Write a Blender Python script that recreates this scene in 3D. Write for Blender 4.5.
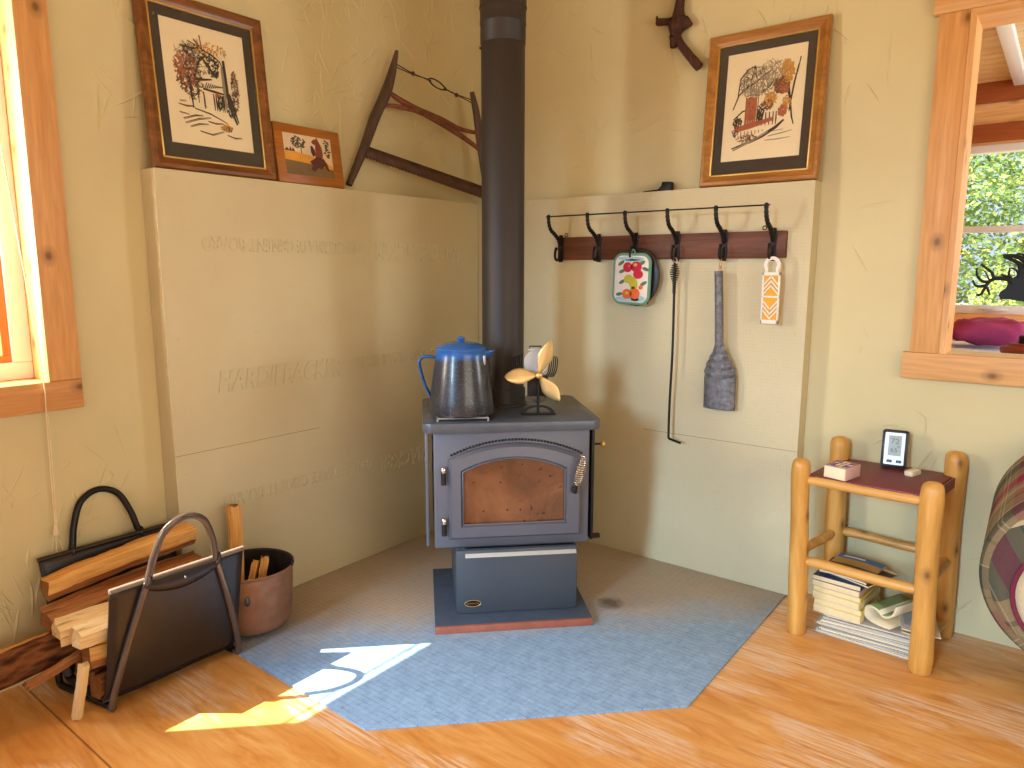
import bpy, bmesh, math, random
from mathutils import Vector, Matrix, Euler, noise
S = bpy.context.scene
COL = S.collection
PI = math.pi
V = Vector
for o in list(bpy.data.objects): bpy.data.objects.remove(o)

# ------------------------------------------------------------------ camera, world, sun, daylight, added fills, exposure
F_PX = 713.574
CAM = V((2.34188, -2.72043, 1.21254))
CR = V((0.7897216, 0.61346193, 0.00206298)).normalized()
CF = V((-0.60564883, 0.78018995, -0.15650285)).normalized()
CU = CR.cross(CF).normalized()
CR = CF.cross(CU).normalized()
cd = bpy.data.cameras.new('camera'); cam = bpy.data.objects.new('camera', cd); COL.objects.link(cam)
cd.sensor_width = 36.0; cd.lens = F_PX / 1024 * 36.0; cd.clip_start = .02; cd.clip_end = 200
cam.matrix_world = Matrix(((CR.x, CU.x, -CF.x, CAM.x), (CR.y, CU.y, -CF.y, CAM.y), (CR.z, CU.z, -CF.z, CAM.z), (0, 0, 0, 1)))
S.camera = cam
S.view_settings.view_transform = 'Standard'; S.view_settings.look = 'None'
S.view_settings.gamma = 1.0; S.view_settings.use_curve_mapping = False
S.view_settings.exposure = 0.08

w = bpy.data.worlds.new('sky'); S.world = w; w.use_nodes = True
bg = w.node_tree.nodes['Background']; bg.inputs[0].default_value = (.62, .78, 1.0, 1); bg.inputs[1].default_value = 1.1

def light(name, kind, loc, direction, energy, color, size=None, size_y=None, angle=None):
    d = bpy.data.lights.new(name, kind); o = bpy.data.objects.new(name, d); COL.objects.link(o)
    o.location = loc; o.rotation_euler = V(direction).to_track_quat('-Z', 'Y').to_euler()
    d.energy = energy; d.color = color
    if kind == 'AREA':
        d.shape = 'RECTANGLE'; d.size = size; d.size_y = size_y
    if angle is not None: d.angle = angle
    return o
light('sun', 'SUN', (-3, -3, 5), (.319, .314, -.535), 22.0, (1, .92, .76), angle=math.radians(.35))
light('open_sky_beyond_front_window', 'AREA', (1.85, -14.0, 4.9), (-.03, 1, -.30), 1900, (.50, .74, 1.0), 1.4, 5.2)
light('daylight_beside_carrier_window', 'AREA', (-.27, -2.40, 1.45), (.45, 1, -.1), 40, (1.0, .93, .80), .5, .9)
light('added_warm_side_fill', 'AREA', (4.22, -2.3, 1.25), (-1, .0, .12), 34, (1.0, .86, .62), 2.2, 1.0)  # added warm fill in place of bounced light; no side window is known
light('added_porch_fill', 'AREA', (4.46, 1.0, 1.5), (-1, 0, .12), 60, (.95, .98, 1.0), 1.3, 1.2)  # fill added at the unseen end to brighten the porch

# planes through photo pixels, for measuring where a thing stands
def ray(u, v): return CF + CR * ((u - 512) / F_PX) + CU * ((384 - v) / F_PX)
def onz(u, v, z): d = ray(u, v); return CAM + d * ((z - CAM.z) / d.z)
def onx(u, v, x): d = ray(u, v); return CAM + d * ((x - CAM.x) / d.x)
def ony(u, v, y): d = ray(u, v); return CAM + d * ((y - CAM.y) / d.y)
def onp(u, v, P, n): d = ray(u, v); P = V(P); n = V(n); return CAM + d * ((P - CAM).dot(n) / d.dot(n))

# ------------------------------------------------------------------ materials
MATS = {}
def nodes_of(name):
    m = bpy.data.materials.new(name); m.use_nodes = True
    nt = m.node_tree; b = nt.nodes['Principled BSDF']
    MATS[name] = m
    return m, nt, b
def lin(c):
    f = lambda x: x / 12.92 if x <= .04045 else ((x + .055) / 1.055) ** 2.4
    return (f(c[0] / 255), f(c[1] / 255), f(c[2] / 255), 1)
def mapping(nt, scale=(1, 1, 1), rot=(0, 0, 0), coord='Object'):
    tc = nt.nodes.new('ShaderNodeTexCoord'); mp = nt.nodes.new('ShaderNodeMapping')
    mp.inputs['Scale'].default_value = scale; mp.inputs['Rotation'].default_value = rot
    nt.links.new(tc.outputs[coord], mp.inputs[0])
    return mp.outputs[0]
def noise_n(nt, vec, scale=5, detail=4, rough=.5, dist=0):
    n = nt.nodes.new('ShaderNodeTexNoise'); n.inputs['Scale'].default_value = scale
    n.inputs['Detail'].default_value = detail; n.inputs['Roughness'].default_value = rough
    n.inputs['Distortion'].default_value = dist
    if vec is not None: nt.links.new(vec, n.inputs['Vector'])
    return n.outputs['Fac']
def ramp(nt, fac, stops, interp='LINEAR'):
    r = nt.nodes.new('ShaderNodeValToRGB'); cr = r.color_ramp; cr.interpolation = interp
    while len(cr.elements) < len(stops): cr.elements.new(.5)
    for e, (p, c) in zip(cr.elements, stops):
        e.position = p; e.color = c if len(c) == 4 else (*c, 1)
    nt.links.new(fac, r.inputs[0])
    return r.outputs[0]
def mix(nt, fac, a, b, mode='MIX'):
    m = nt.nodes.new('ShaderNodeMix'); m.data_type = 'RGBA'; m.blend_type = mode
    for sock, val in ((m.inputs[0], fac), (m.inputs[6], a), (m.inputs[7], b)):
        if hasattr(val, 'is_output'): nt.links.new(val, sock)
        else: sock.default_value = val
    return m.outputs[2]
def bump(nt, b, height, strength=.3, distance=.002):
    n = nt.nodes.new('ShaderNodeBump'); n.inputs['Strength'].default_value = strength
    n.inputs['Distance'].default_value = distance
    nt.links.new(height, n.inputs['Height']); nt.links.new(n.outputs[0], b.inputs['Normal'])
def math_n(nt, op, a, bb=None):
    m = nt.nodes.new('ShaderNodeMath'); m.operation = op
    for i, x in enumerate((a, bb)):
        if x is None: continue
        if hasattr(x, 'is_output'): nt.links.new(x, m.inputs[i])
        else: m.inputs[i].default_value = x
    return m.outputs[0]
def plain(name, rgb, rough=.5, metal=0, vary=.12, scale=12, bstr=0, spec=.5, coat=0):
    m, nt, b = nodes_of(name)
    c = lin(rgb); v = mapping(nt)
    f = noise_n(nt, v, scale, 5, .6)
    d = (c[0] * (1 - vary), c[1] * (1 - vary), c[2] * (1 - vary), 1); l = (min(1, c[0] * (1 + vary)), min(1, c[1] * (1 + vary)), min(1, c[2] * (1 + vary)), 1)
    nt.links.new(ramp(nt, f, [(.3, d), (.7, l)]), b.inputs['Base Color'])
    b.inputs['Roughness'].default_value = rough; b.inputs['Metallic'].default_value = metal
    b.inputs['Specular IOR Level'].default_value = spec; b.inputs['Coat Weight'].default_value = coat
    if bstr: bump(nt, b, noise_n(nt, v, scale * 6, 3), bstr, .001)
    return m
def wood(name, dark, light_, axis='X', scale=14, stretch=12, rough=.45, knots=0, spec=.4, vary_obj=0, bstr=.15, rings=1.5):
    m, nt, b = nodes_of(name)
    sc = [scale, scale, scale]; sc['XYZ'.index(axis)] = scale / stretch
    v = mapping(nt, tuple(sc))
    f = noise_n(nt, v, 1.0, 6, .6, rings)
    col = ramp(nt, f, [(.28, lin(dark)), (.52, tuple((a + c) / 2 for a, c in zip(lin(dark), lin(light_)))), (.72, lin(light_))])
    v2 = mapping(nt, tuple(s * 6 for s in sc))
    col = mix(nt, .25, col, ramp(nt, noise_n(nt, v2, 1.0, 3), [(.35, (.55, .5, .45, 1)), (.6, (1, 1, 1, 1))]), 'MULTIPLY')
    if knots:
        sp = nt.nodes.new('ShaderNodeSeparateXYZ'); nt.links.new(mapping(nt), sp.inputs[0])
        al = sp.outputs[axis]; oth = [sp.outputs[q] for q in 'XYZ' if q != axis]
        cb = nt.nodes.new('ShaderNodeCombineXYZ'); nt.links.new(math_n(nt, 'MULTIPLY', al, 5.5), cb.inputs[0]); nt.links.new(math_n(nt, 'MULTIPLY', math_n(nt, 'ADD', oth[0], oth[1]), 8.0), cb.inputs[1])
        vo = nt.nodes.new('ShaderNodeTexVoronoi'); vo.voronoi_dimensions = '2D'; nt.links.new(cb.outputs[0], vo.inputs['Vector'])
        vo.inputs['Scale'].default_value = knots
        kn = ramp(nt, vo.outputs['Distance'], [(.03, (.95, .95, .95, 1)), (.07, (.45, .45, .45, 1)), (.16, (0, 0, 0, 1))])
        col = mix(nt, kn, col, lin(tuple(x * .6 for x in dark)))
    if vary_obj:
        oi = nt.nodes.new('ShaderNodeObjectInfo')
        col = mix(nt, 1.0, col, ramp(nt, oi.outputs['Random'], [(0, (1 - vary_obj,) * 3 + (1,)), (1, (1, 1, 1, 1))]), 'MULTIPLY')
    nt.links.new(col, b.inputs['Base Color']); b.inputs['Roughness'].default_value = rough
    b.inputs['Specular IOR Level'].default_value = spec
    bump(nt, b, f, bstr, .002)
    return m

def mat_wall():
    m, nt, b = nodes_of('wall_plaster')
    v = mapping(nt)
    f = noise_n(nt, v, 1.6, 5, .55)
    nt.links.new(ramp(nt, f, [(.3, lin((206, 194, 150))), (.7, lin((218, 207, 162)))]), b.inputs['Base Color'])
    b.inputs['Roughness'].default_value = .62; b.inputs['Specular IOR Level'].default_value = .3
    bump(nt, b, noise_n(nt, v, 9, 6, .62), .25, .006)
    return m
def mat_board():
    m, nt, b = nodes_of('painted_cement_board')
    v = mapping(nt)
    nt.links.new(ramp(nt, noise_n(nt, v, 2.2, 4), [(.3, lin((205, 194, 158))), (.7, lin((215, 206, 170)))]), b.inputs['Base Color'])
    b.inputs['Roughness'].default_value = .5; b.inputs['Specular IOR Level'].default_value = .35
    # pressed one-inch grid: grooves along both directions of the sheet
    sep = nt.nodes.new('ShaderNodeSeparateXYZ'); nt.links.new(v, sep.inputs[0])
    hs = []
    for ax in ('X', 'Z'):
        s = math_n(nt, 'MULTIPLY', sep.outputs[ax], 1 / .0127)
        fr = math_n(nt, 'FRACT', s)
        d = math_n(nt, 'ABSOLUTE', math_n(nt, 'SUBTRACT', fr, .5))
        hs.append(ramp(nt, d, [(.0, (1, 1, 1, 1)), (.10, (0, 0, 0, 1))]))
    g = nt.nodes.new('ShaderNodeMix'); g.data_type = 'RGBA'; g.blend_type = 'LIGHTEN'; g.inputs[0].default_value = 1
    nt.links.new(hs[0], g.inputs[6]); nt.links.new(hs[1], g.inputs[7])
    brk = ramp(nt, noise_n(nt, v, 40, 4, .7), [(.35, (.15, .15, .15, 1)), (.65, (1, 1, 1, 1))])
    h = mix(nt, 1.0, g.outputs[2], brk, 'MULTIPLY')
    inv = nt.nodes.new('ShaderNodeInvert'); nt.links.new(h, inv.inputs[1])
    hh = mix(nt, .3, inv.outputs[0], noise_n(nt, v, 60, 3))
    bump(nt, b, hh, .75, .0014)
    return m
def mat_floor():
    m, nt, b = nodes_of('varnished_plywood')
    v = mapping(nt, (1.3, 7.0, 1))
    f = noise_n(nt, v, 1.6, 8, .62, 2.2)
    col = ramp(nt, f, [(.25, lin((196, 124, 54))), (.42, lin((220, 152, 76))), (.6, lin((230, 170, 96))), (.8, lin((238, 190, 126)))])
    v2 = mapping(nt, (3, 60, 1))
    col = mix(nt, .35, col, ramp(nt, noise_n(nt, v2, 1.2, 5, .7, .6), [(.35, (.80, .70, .60, 1)), (.6, (1, 1, 1, 1))]), 'MULTIPLY')
    # worn pale streaks where the varnish is thin
    v3 = mapping(nt, (3.0, 60, 1))
    wn = ramp(nt, noise_n(nt, v3, 1.5, 6, .7, .4), [(.44, (0, 0, 0, 1)), (.56, (.80, .80, .80, 1))])
    where = ramp(nt, noise_n(nt, mapping(nt, (1.1, 2.2, 1)), 1.5, 5, .6), [(.50, (0, 0, 0, 1)), (.585, (1, 1, 1, 1))])
    wear = mix(nt, 1.0, wn, where, 'MULTIPLY')
    col = mix(nt, wear, col, lin((234, 208, 180)))
    # sheet seams
    sep = nt.nodes.new('ShaderNodeSeparateXYZ'); nt.links.new(mapping(nt), sep.inputs[0])
    for ax, p in (('Y', -2.07), ('X', 2.9)):
        d = math_n(nt, 'ABSOLUTE', math_n(nt, 'SUBTRACT', sep.outputs[ax], p))
        k = ramp(nt, d, [(.0, (1, 1, 1, 1)), (.0022, (0, 0, 0, 1))])
        if ax == 'X': continue
        col = mix(nt, k, col, lin((112, 58, 22)))
    nt.links.new(col, b.inputs['Base Color'])
    rr = ramp(nt, wear, [(0, (.30, .30, .30, 1)), (1, (.6, .6, .6, 1))])
    nt.links.new(rr, b.inputs['Roughness']); b.inputs['Specular IOR Level'].default_value = .5
    bump(nt, b, f, .06, .002)
    return m
def mat_hearth():
    m, nt, b = nodes_of('bare_cement_board')
    v = mapping(nt)
    base = ramp(nt, noise_n(nt, v, 26, 6, .7), [(.3, lin((120, 154, 192))), (.7, lin((150, 186, 220)))])
    # tan dust and ash round the stove, plus warm shade painted toward the corner
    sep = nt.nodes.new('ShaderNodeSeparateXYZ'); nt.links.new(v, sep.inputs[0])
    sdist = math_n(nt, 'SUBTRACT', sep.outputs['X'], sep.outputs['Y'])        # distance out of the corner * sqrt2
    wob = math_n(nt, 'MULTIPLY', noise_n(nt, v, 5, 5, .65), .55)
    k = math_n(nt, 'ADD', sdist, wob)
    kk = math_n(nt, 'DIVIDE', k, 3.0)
    dust_shade = ramp(nt, kk, [(.62, (.85, .85, .85, 1)), (.76, (.04, .04, .04, 1))])
    col = mix(nt, dust_shade, base, lin((190, 168, 136)))
    # printed fastener grid
    s1 = math_n(nt, 'MULTIPLY', sep.outputs['X'], 1 / .0254); s2 = math_n(nt, 'MULTIPLY', sep.outputs['Y'], 1 / .0190)
    for s_, wd in ((s1, .03), (s2, .085)):
        d = math_n(nt, 'ABSOLUTE', math_n(nt, 'SUBTRACT', math_n(nt, 'FRACT', s_), .5))
        ln = mix(nt, 1.0, ramp(nt, d, [(0, (1, 1, 1, 1)), (wd, (0, 0, 0, 1))]), ramp(nt, noise_n(nt, v, 30, 4, .7), [(.35, (0, 0, 0, 1)), (.6, (.8, .8, .8, 1))]), 'MULTIPLY')
        col = mix(nt, ln, col, lin((74, 102, 142)))
    spots = ramp(nt, noise_n(nt, v, 70, 2, .8), [(.66, (0, 0, 0, 1)), (.74, (.55, .55, .55, 1))])
    col = mix(nt, spots, col, lin((100, 84, 68)))
    # a smudge of ash and soot beside the stove's right foot
    dx = math_n(nt, 'SUBTRACT', sep.outputs['X'], 1.115); dy = math_n(nt, 'SUBTRACT', sep.outputs['Y'], -.545)
    r2 = math_n(nt, 'ADD', math_n(nt, 'MULTIPLY', dx, dx), math_n(nt, 'MULTIPLY', dy, dy))
    rr = math_n(nt, 'ADD', math_n(nt, 'SQRT', r2), math_n(nt, 'MULTIPLY', noise_n(nt, v, 30, 4, .7), .07))
    col = mix(nt, ramp(nt, rr, [(.055, (.8, .8, .8, 1)), (.09, (0, 0, 0, 1))]), col, lin((92, 72, 52)))
    nt.links.new(col, b.inputs['Base Color']); b.inputs['Roughness'].default_value = .5
    bump(nt, b, noise_n(nt, v, 60, 4, .7), .25, .0015)
    return m
def mat_glass(name='window_glass', tint=(1, 1, 1, 1), gloss=.05):
    m = bpy.data.materials.new(name); m.use_nodes = True; nt = m.node_tree; nt.nodes.clear()
    out = nt.nodes.new('ShaderNodeOutputMaterial'); t = nt.nodes.new('ShaderNodeBsdfTransparent'); t.inputs[0].default_value = tint
    g = nt.nodes.new('ShaderNodeBsdfGlossy'); g.inputs['Roughness'].default_value = .02
    mx = nt.nodes.new('ShaderNodeMixShader'); mx.inputs[0].default_value = gloss
    nt.links.new(t.outputs[0], mx.inputs[1]); nt.links.new(g.outputs[0], mx.inputs[2]); nt.links.new(mx.outputs[0], out.inputs[0])
    MATS[name] = m; return m
def mat_enamel():
    m, nt, b = nodes_of('speckled_enamel')
    v = mapping(nt)
    sp = ramp(nt, noise_n(nt, v, 300, 2, .5), [(.60, (0, 0, 0, 1)), (.74, (.6, .6, .6, 1))])
    soot = ramp(nt, noise_n(nt, v, 9, 5, .6), [(.35, lin((27, 25, 29))), (.7, lin((48, 51, 62)))])
    col = mix(nt, sp, soot, lin((150, 160, 176)))
    sep = nt.nodes.new('ShaderNodeSeparateXYZ'); nt.links.new(v, sep.inputs[0])
    zz = math_n(nt, 'ADD', sep.outputs['Z'], math_n(nt, 'MULTIPLY', noise_n(nt, v, 14, 3), .05))
    top = ramp(nt, zz, [(.210, (0, 0, 0, 1)), (.232, (1, 1, 1, 1))])
    col = mix(nt, top, col, lin((26, 92, 168)))
    nt.links.new(col, b.inputs['Base Color']); b.inputs['Roughness'].default_value = .30
    b.inputs['Coat Weight'].default_value = .15
    return m
def mat_door_glass():
    m, nt, b = nodes_of('sooty_glass_painted_reflection')
    v = mapping(nt)
    f = noise_n(nt, v, 5, 6, .65, .5)
    col = ramp(nt, f, [(.25, lin((58, 34, 22))), (.5, lin((104, 62, 40))), (.75, lin((142, 92, 62)))])  # brown of soot, with the orange floor's reflection painted in
    sp = ramp(nt, noise_n(nt, v, 42, 2, .6), [(.30, (1, 1, 1, 1)), (.34, (0, 0, 0, 1))])
    col = mix(nt, sp, col, lin((38, 18, 10)))
    nt.links.new(col, b.inputs['Base Color']); b.inputs['Roughness'].default_value = .2
    b.inputs['Specular IOR Level'].default_value = .9
    return m
def mat_plaid():
    m, nt, b = nodes_of('plaid_upholstery')
    uv = nt.nodes.new('ShaderNodeTexCoord'); sep = nt.nodes.new('ShaderNodeSeparateXYZ'); nt.links.new(uv.outputs['UV'], sep.inputs[0])
    khaki, wine, green, cream, dk = lin((138, 122, 92)), lin((150, 44, 78)), lin((62, 74, 68)), lin((214, 196, 158)), lin((92, 84, 66))
    st = [(0, khaki), (.16, khaki), (.161, dk), (.19, dk), (.191, khaki), (.30, cream), (.312, khaki), (.34, cream), (.352, khaki), (.44, wine), (.60, wine), (.601, khaki), (.70, dk), (.715, khaki), (.78, green), (.96, green), (.961, cream), (.975, khaki)]
    a = ramp(nt, math_n(nt, 'FRACT', math_n(nt, 'ADD', math_n(nt, 'MULTIPLY', sep.outputs['Y'], 1.35), .74)), st, 'CONSTANT')
    c = ramp(nt, math_n(nt, 'FRACT', math_n(nt, 'MULTIPLY', sep.outputs['X'], 3.0)), st, 'CONSTANT')
    col = mix(nt, .30, a, c)
    weave = ramp(nt, noise_n(nt, mapping(nt), 420, 2), [(.3, (.8, .8, .8, 1)), (.7, (1, 1, 1, 1))])
    col = mix(nt, 1.0, col, weave, 'MULTIPLY')
    nt.links.new(col, b.inputs['Base Color']); b.inputs['Roughness'].default_value = .9; b.inputs['Specular IOR Level'].default_value = .15
    return m

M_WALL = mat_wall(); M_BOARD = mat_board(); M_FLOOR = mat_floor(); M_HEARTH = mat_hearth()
M_GLASS = mat_glass(); M_ENAMEL = mat_enamel(); M_DGLASS = mat_door_glass(); M_PLAID = mat_plaid()
M_PINE_V = wood('pine_upright', (206, 146, 84), (234, 184, 122), 'Z', 16, 14, .45, .8)
M_PINE_H = wood('pine_level', (210, 152, 92), (236, 190, 130), 'X', 16, 14, .45, .8)
M_PINE_Y = wood('pine_level_along_side_wall', (200, 136, 74), (228, 172, 108), 'Y', 16, 14, .45, .8)
M_PINEDARK = wood('stained_pine', (140, 72, 34), (176, 96, 48), 'X', 14, 14, .45, .6)
M_SASH = wood('orange_sash_wood', (196, 104, 46), (222, 134, 66), 'Z', 16, 12, .4)
M_BOARDS = wood('ceiling_pine', (214, 180, 120), (234, 206, 152), 'X', 12, 12, .5)
M_LEG = wood('peeled_log', (196, 138, 58), (230, 178, 96), 'Z', 12, 9, .38, .9, .5)
M_RAIL = wood('peeled_pole', (200, 144, 66), (234, 184, 104), 'X', 14, 9, .38, .9, .5)
M_RACK = wood('dark_oak', (70, 36, 20), (136, 80, 48), 'X', 18, 14, .5)
M_FRAME = wood('walnut_frame', (92, 54, 24), (156, 100, 46), 'X', 20, 12, .3, 0, .5)
M_FRAME2 = wood('oak_frame', (142, 92, 38), (196, 136, 64), 'X', 20, 12, .3, 0, .5)
M_PLAQUE = wood('plaque_wood', (154, 92, 34), (196, 126, 54), 'X', 20, 12, .35)
M_SAWWOOD = wood('weathered_saw_wood', (58, 44, 38), (108, 84, 70), 'Z', 20, 10, .6)
M_SAWRED = wood('reddish_saw_wood', (92, 52, 34), (150, 92, 66), 'X', 20, 10, .6)
M_SPLIT = wood('split_firewood', (168, 108, 50), (222, 168, 98), 'X', 22, 12, .7, 0, .2, .25, .5)
M_SPLITPALE = wood('pale_split_firewood', (190, 150, 98), (236, 204, 150), 'X', 22, 12, .7, 0, .2, .15, .5)
M_SPLITBROWN = wood('brown_split_firewood', (110, 66, 36), (176, 120, 72), 'X', 22, 10, .75, 0, .2, .2, .6)
M_ENDGRAIN = wood('firewood_end', (120, 78, 44), (182, 130, 80), 'Y', 30, 4, .8, 0, .2, .2, .5)
M_BARK = wood('firewood_bark', (34, 18, 10), (112, 64, 36), 'X', 40, 5, .9, 0, .15, .25, .9, 1.2)
def bark_mat():
    m, nt, b = nodes_of('rough_firewood_bark'); v = mapping(nt, (10, 34, 34))
    f = noise_n(nt, v, 1.0, 8, .7, 1.2); vo = nt.nodes.new('ShaderNodeTexVoronoi'); nt.links.new(mapping(nt, (18, 60, 60)), vo.inputs['Vector']); vo.inputs['Scale'].default_value = 1
    h = mix(nt, .45, f, vo.outputs['Distance'])
    nt.links.new(ramp(nt, h, [(.30, lin((40, 22, 14))), (.48, lin((96, 56, 32))), (.62, lin((136, 86, 52))), (.75, lin((92, 66, 50)))]), b.inputs['Base Color'])
    b.inputs['Roughness'].default_value = .9; b.inputs['Specular IOR Level'].default_value = .2
    bump(nt, b, h, 1.0, .008); return m
M_BARK = bark_mat()
def split_mat(name, stops):
    m, nt, b = nodes_of(name); f = noise_n(nt, mapping(nt, (2.2, 30, 30)), 1.0, 8, .68, .8); g = noise_n(nt, mapping(nt, (6, 160, 160)), 1.0, 3, .6)
    h = mix(nt, .35, f, g)
    col = ramp(nt, h, [(.32, lin(stops[0])), (.46, lin(stops[1])), (.60, lin(stops[2]))])
    crack = ramp(nt, noise_n(nt, mapping(nt, (3, 55, 55)), 1.0, 4, .7), [(.30, (1, 1, 1, 1)), (.36, (0, 0, 0, 1))])
    col = mix(nt, crack, col, lin(tuple(x * .4 for x in stops[0])))
    nt.links.new(col, b.inputs['Base Color']); b.inputs['Roughness'].default_value = .75; b.inputs['Specular IOR Level'].default_value = .2
    bump(nt, b, h, .9, .005); return m
M_SPLIT = split_mat('split_firewood_yellow', ((160, 96, 40), (214, 152, 78), (232, 184, 112)))
M_SPLITPALE = split_mat('split_firewood_pale', ((190, 148, 96), (230, 198, 144), (242, 220, 174)))
M_SPLITBROWN = split_mat('split_firewood_brown', ((86, 50, 28), (150, 98, 58), (186, 132, 84)))
M_BRANCH = wood('gnarled_branch', (48, 24, 16), (92, 52, 38), 'Z', 26, 6, .65, 0, .4, 0, .8)
M_GOLD = plain('gilt', (206, 168, 92), .35, .6, .1)
M_MAT = plain('charcoal_mat_board', (46, 40, 38), .8)
M_PAPER = plain('cream_print_paper', (240, 226, 190), .8, 0, .04)
M_INK = plain('ink_black', (44, 36, 32), .8)
M_INKBR = plain('ink_brown', (110, 68, 44), .8)
M_INKRED = plain('wash_brick_red', (172, 92, 64), .8)
M_INKOCH = plain('wash_ochre', (196, 142, 62), .8)
M_INKGRY = plain('wash_grey', (150, 138, 118), .8)
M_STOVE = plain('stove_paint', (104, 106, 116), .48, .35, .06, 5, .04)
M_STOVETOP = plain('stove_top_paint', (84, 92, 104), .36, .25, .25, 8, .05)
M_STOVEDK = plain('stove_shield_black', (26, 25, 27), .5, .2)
M_ASH = plain('ash_drawer_paint', (74, 82, 92), .5, .3, .06, 5, .04)
M_PIPE = plain('stovepipe_black', (46, 39, 36), .52, .1, .1, 6)
M_CAST = plain('black_cast_iron', (24, 20, 20), .45, .3, .15, 30, .2)
M_CHROME = plain('bright_steel', (214, 210, 200), .22, 1, .04)
M_STEEL = plain('old_steel', (92, 84, 80), .45, .85, .2, 20)
M_BRASS = plain('brass', (224, 190, 116), .3, .75, .05)
M_BLADE = plain('pale_brass_blade', (232, 204, 142), .36, .55, .04)
M_SLAB = plain('slate_blue_slab', (64, 78, 98), .55, 0, .15, 20, .2)
M_BRICK = plain('red_brick_edge', (160, 92, 72), .75, 0, .15, 25, .3)
M_BLUE = plain('blue_enamel', (28, 98, 176), .18, 0, .06, 6, 0, .6, .5)
M_HEM = plain('leather_hem_painted_sun', (132, 120, 110), .4, 0, .15, 18, .2)  # front hem leather painted paler for the sun on its edge
M_LEATHER = plain('black_leather', (38, 31, 29), .38, 0, .2, 18, .25, .5)
M_TUBE = plain('carrier_steel', (104, 90, 80), .22, .45, .08)
M_TUBEBK = plain('carrier_steel_black', (34, 30, 30), .35, .5, .08)
M_POT = plain('brown_iron_pot', (150, 110, 86), .5, .3, .3, 10, .3)
M_POTIN = plain('sooty_pot_inside', (36, 26, 22), .7, .2, .2)
M_SHOVEL = plain('galvanised_shovel', (112, 114, 120), .5, .25, .5, 60, .3)
M_WHITE = plain('white_plastic', (240, 232, 222), .4, 0, .02)
M_YELLOW = plain('yellow_insert', (232, 172, 40), .6, 0, .05)
M_TEAL = plain('green_binding', (110, 158, 138), .85, 0, .1)
M_CLOTHW = plain('white_cotton', (238, 228, 220), .9, 0, .04, 60, .3)
M_SKYBL = plain('pale_blue_print', (168, 204, 214), .9)
M_RED = plain('print_red', (204, 44, 70), .9, 0, .2)
M_PEAR = plain('print_yellow_green', (204, 196, 60), .9, 0, .2)
M_ORANGE = plain('print_orange', (232, 110, 60), .9, 0, .15)
M_LEAFP = plain('print_leaf', (84, 128, 96), .9, 0, .2)
M_VINYL = plain('burgundy_vinyl', (112, 40, 50), .45, 0, .12, 6, .1)
M_BLACKPL = plain('black_plastic', (26, 26, 32), .3)
M_SILVER = plain('silver_plastic', (206, 208, 212), .35, .2, .03)
M_LCD = plain('lcd_grey_green', (150, 152, 136), .25)
M_LCDINK = plain('lcd_ink', (88, 90, 82), .4)
M_BONE = plain('bone_plastic', (224, 212, 184), .45)
M_NEWS = plain('newsprint', (208, 202, 190), .9, 0, .08, 50)
M_NEWS2 = plain('newsprint_grey', (178, 176, 172), .9, 0, .12, 50)
M_PAGE = plain('cream_pages', (230, 212, 166), .85, 0, .06, 80)
M_PAGEY = plain('yellow_cover', (224, 206, 92), .7, 0, .06)
M_NAVY = plain('navy_cover', (44, 62, 104), .5)
M_BLUECOV = plain('sky_blue_cover', (70, 128, 190), .4)
M_GREENCOV = plain('green_cover', (124, 146, 92), .5, 0, .15)
M_DARKCOV = plain('dark_photo_cover', (72, 64, 54), .45, 0, .3, 25)
M_TAN = plain('tan_photo_cover', (196, 160, 88), .45, 0, .2, 20)
M_PINKCARD = plain('card_box_back', (206, 168, 160), .7, 0, .1)
M_PLUM = plain('plum_fabric', (160, 52, 104), .8, 0, .2, 14, .3)
M_BLACKMETAL = plain('flat_black_metal', (16, 15, 17), .5, .3)
M_BASEWOOD = wood('red_brown_turned_base', (104, 38, 22), (156, 66, 40), 'X', 16, 8, .35)
M_CORD = plain('cream_cord', (232, 216, 180), .8)
M_UPVC = plain('white_window_vinyl', (222, 224, 226), .4, 0, .02)
M_CLOTHBLUE = plain('white_cloth_cool', (222, 230, 238), .85, 0, .04, 30, .2)
M_PIPING = plain('wine_piping', (110, 34, 58), .85)
M_SOFAFACE = plain('oat_upholstery', (198, 184, 150), .9, 0, .08, 80, .3)
M_GRAVEL = plain('pale_rocky_ground', (176, 164, 142), .9, 0, .3, 6)
M_LEAF1 = plain('leaf_green', (120, 156, 84), .6, 0, .35, 3)
M_LEAF2 = plain('leaf_yellow_green', (184, 196, 110), .6, 0, .3, 3)
M_LEAF3 = plain('leaf_dark_green', (84, 122, 70), .6, 0, .35, 3)
M_GRASS = plain('dry_green_grass', (150, 168, 84), .8, 0, .3, 3)
M_OLDROPE = plain('tan_twine', (196, 156, 96), .9)
M_TRUNK = plain('bush_stem', (92, 70, 52), .9, 0, .2, 12, .4)
M_OUTSIDE = plain('outside_red_post', (176, 74, 36), .6)
M_STEELRUST = plain('rusted_saw_blade', (92, 66, 54), .6, .5, .3, 22, .2)
M_BOXLILAC = plain('box_lilac', (168, 130, 152), .6); M_BOXBLUE = plain('box_violet_blue', (96, 92, 168), .6, 0, .3, 60); M_BOXGOLD = plain('box_gold', (190, 170, 96), .6)
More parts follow.
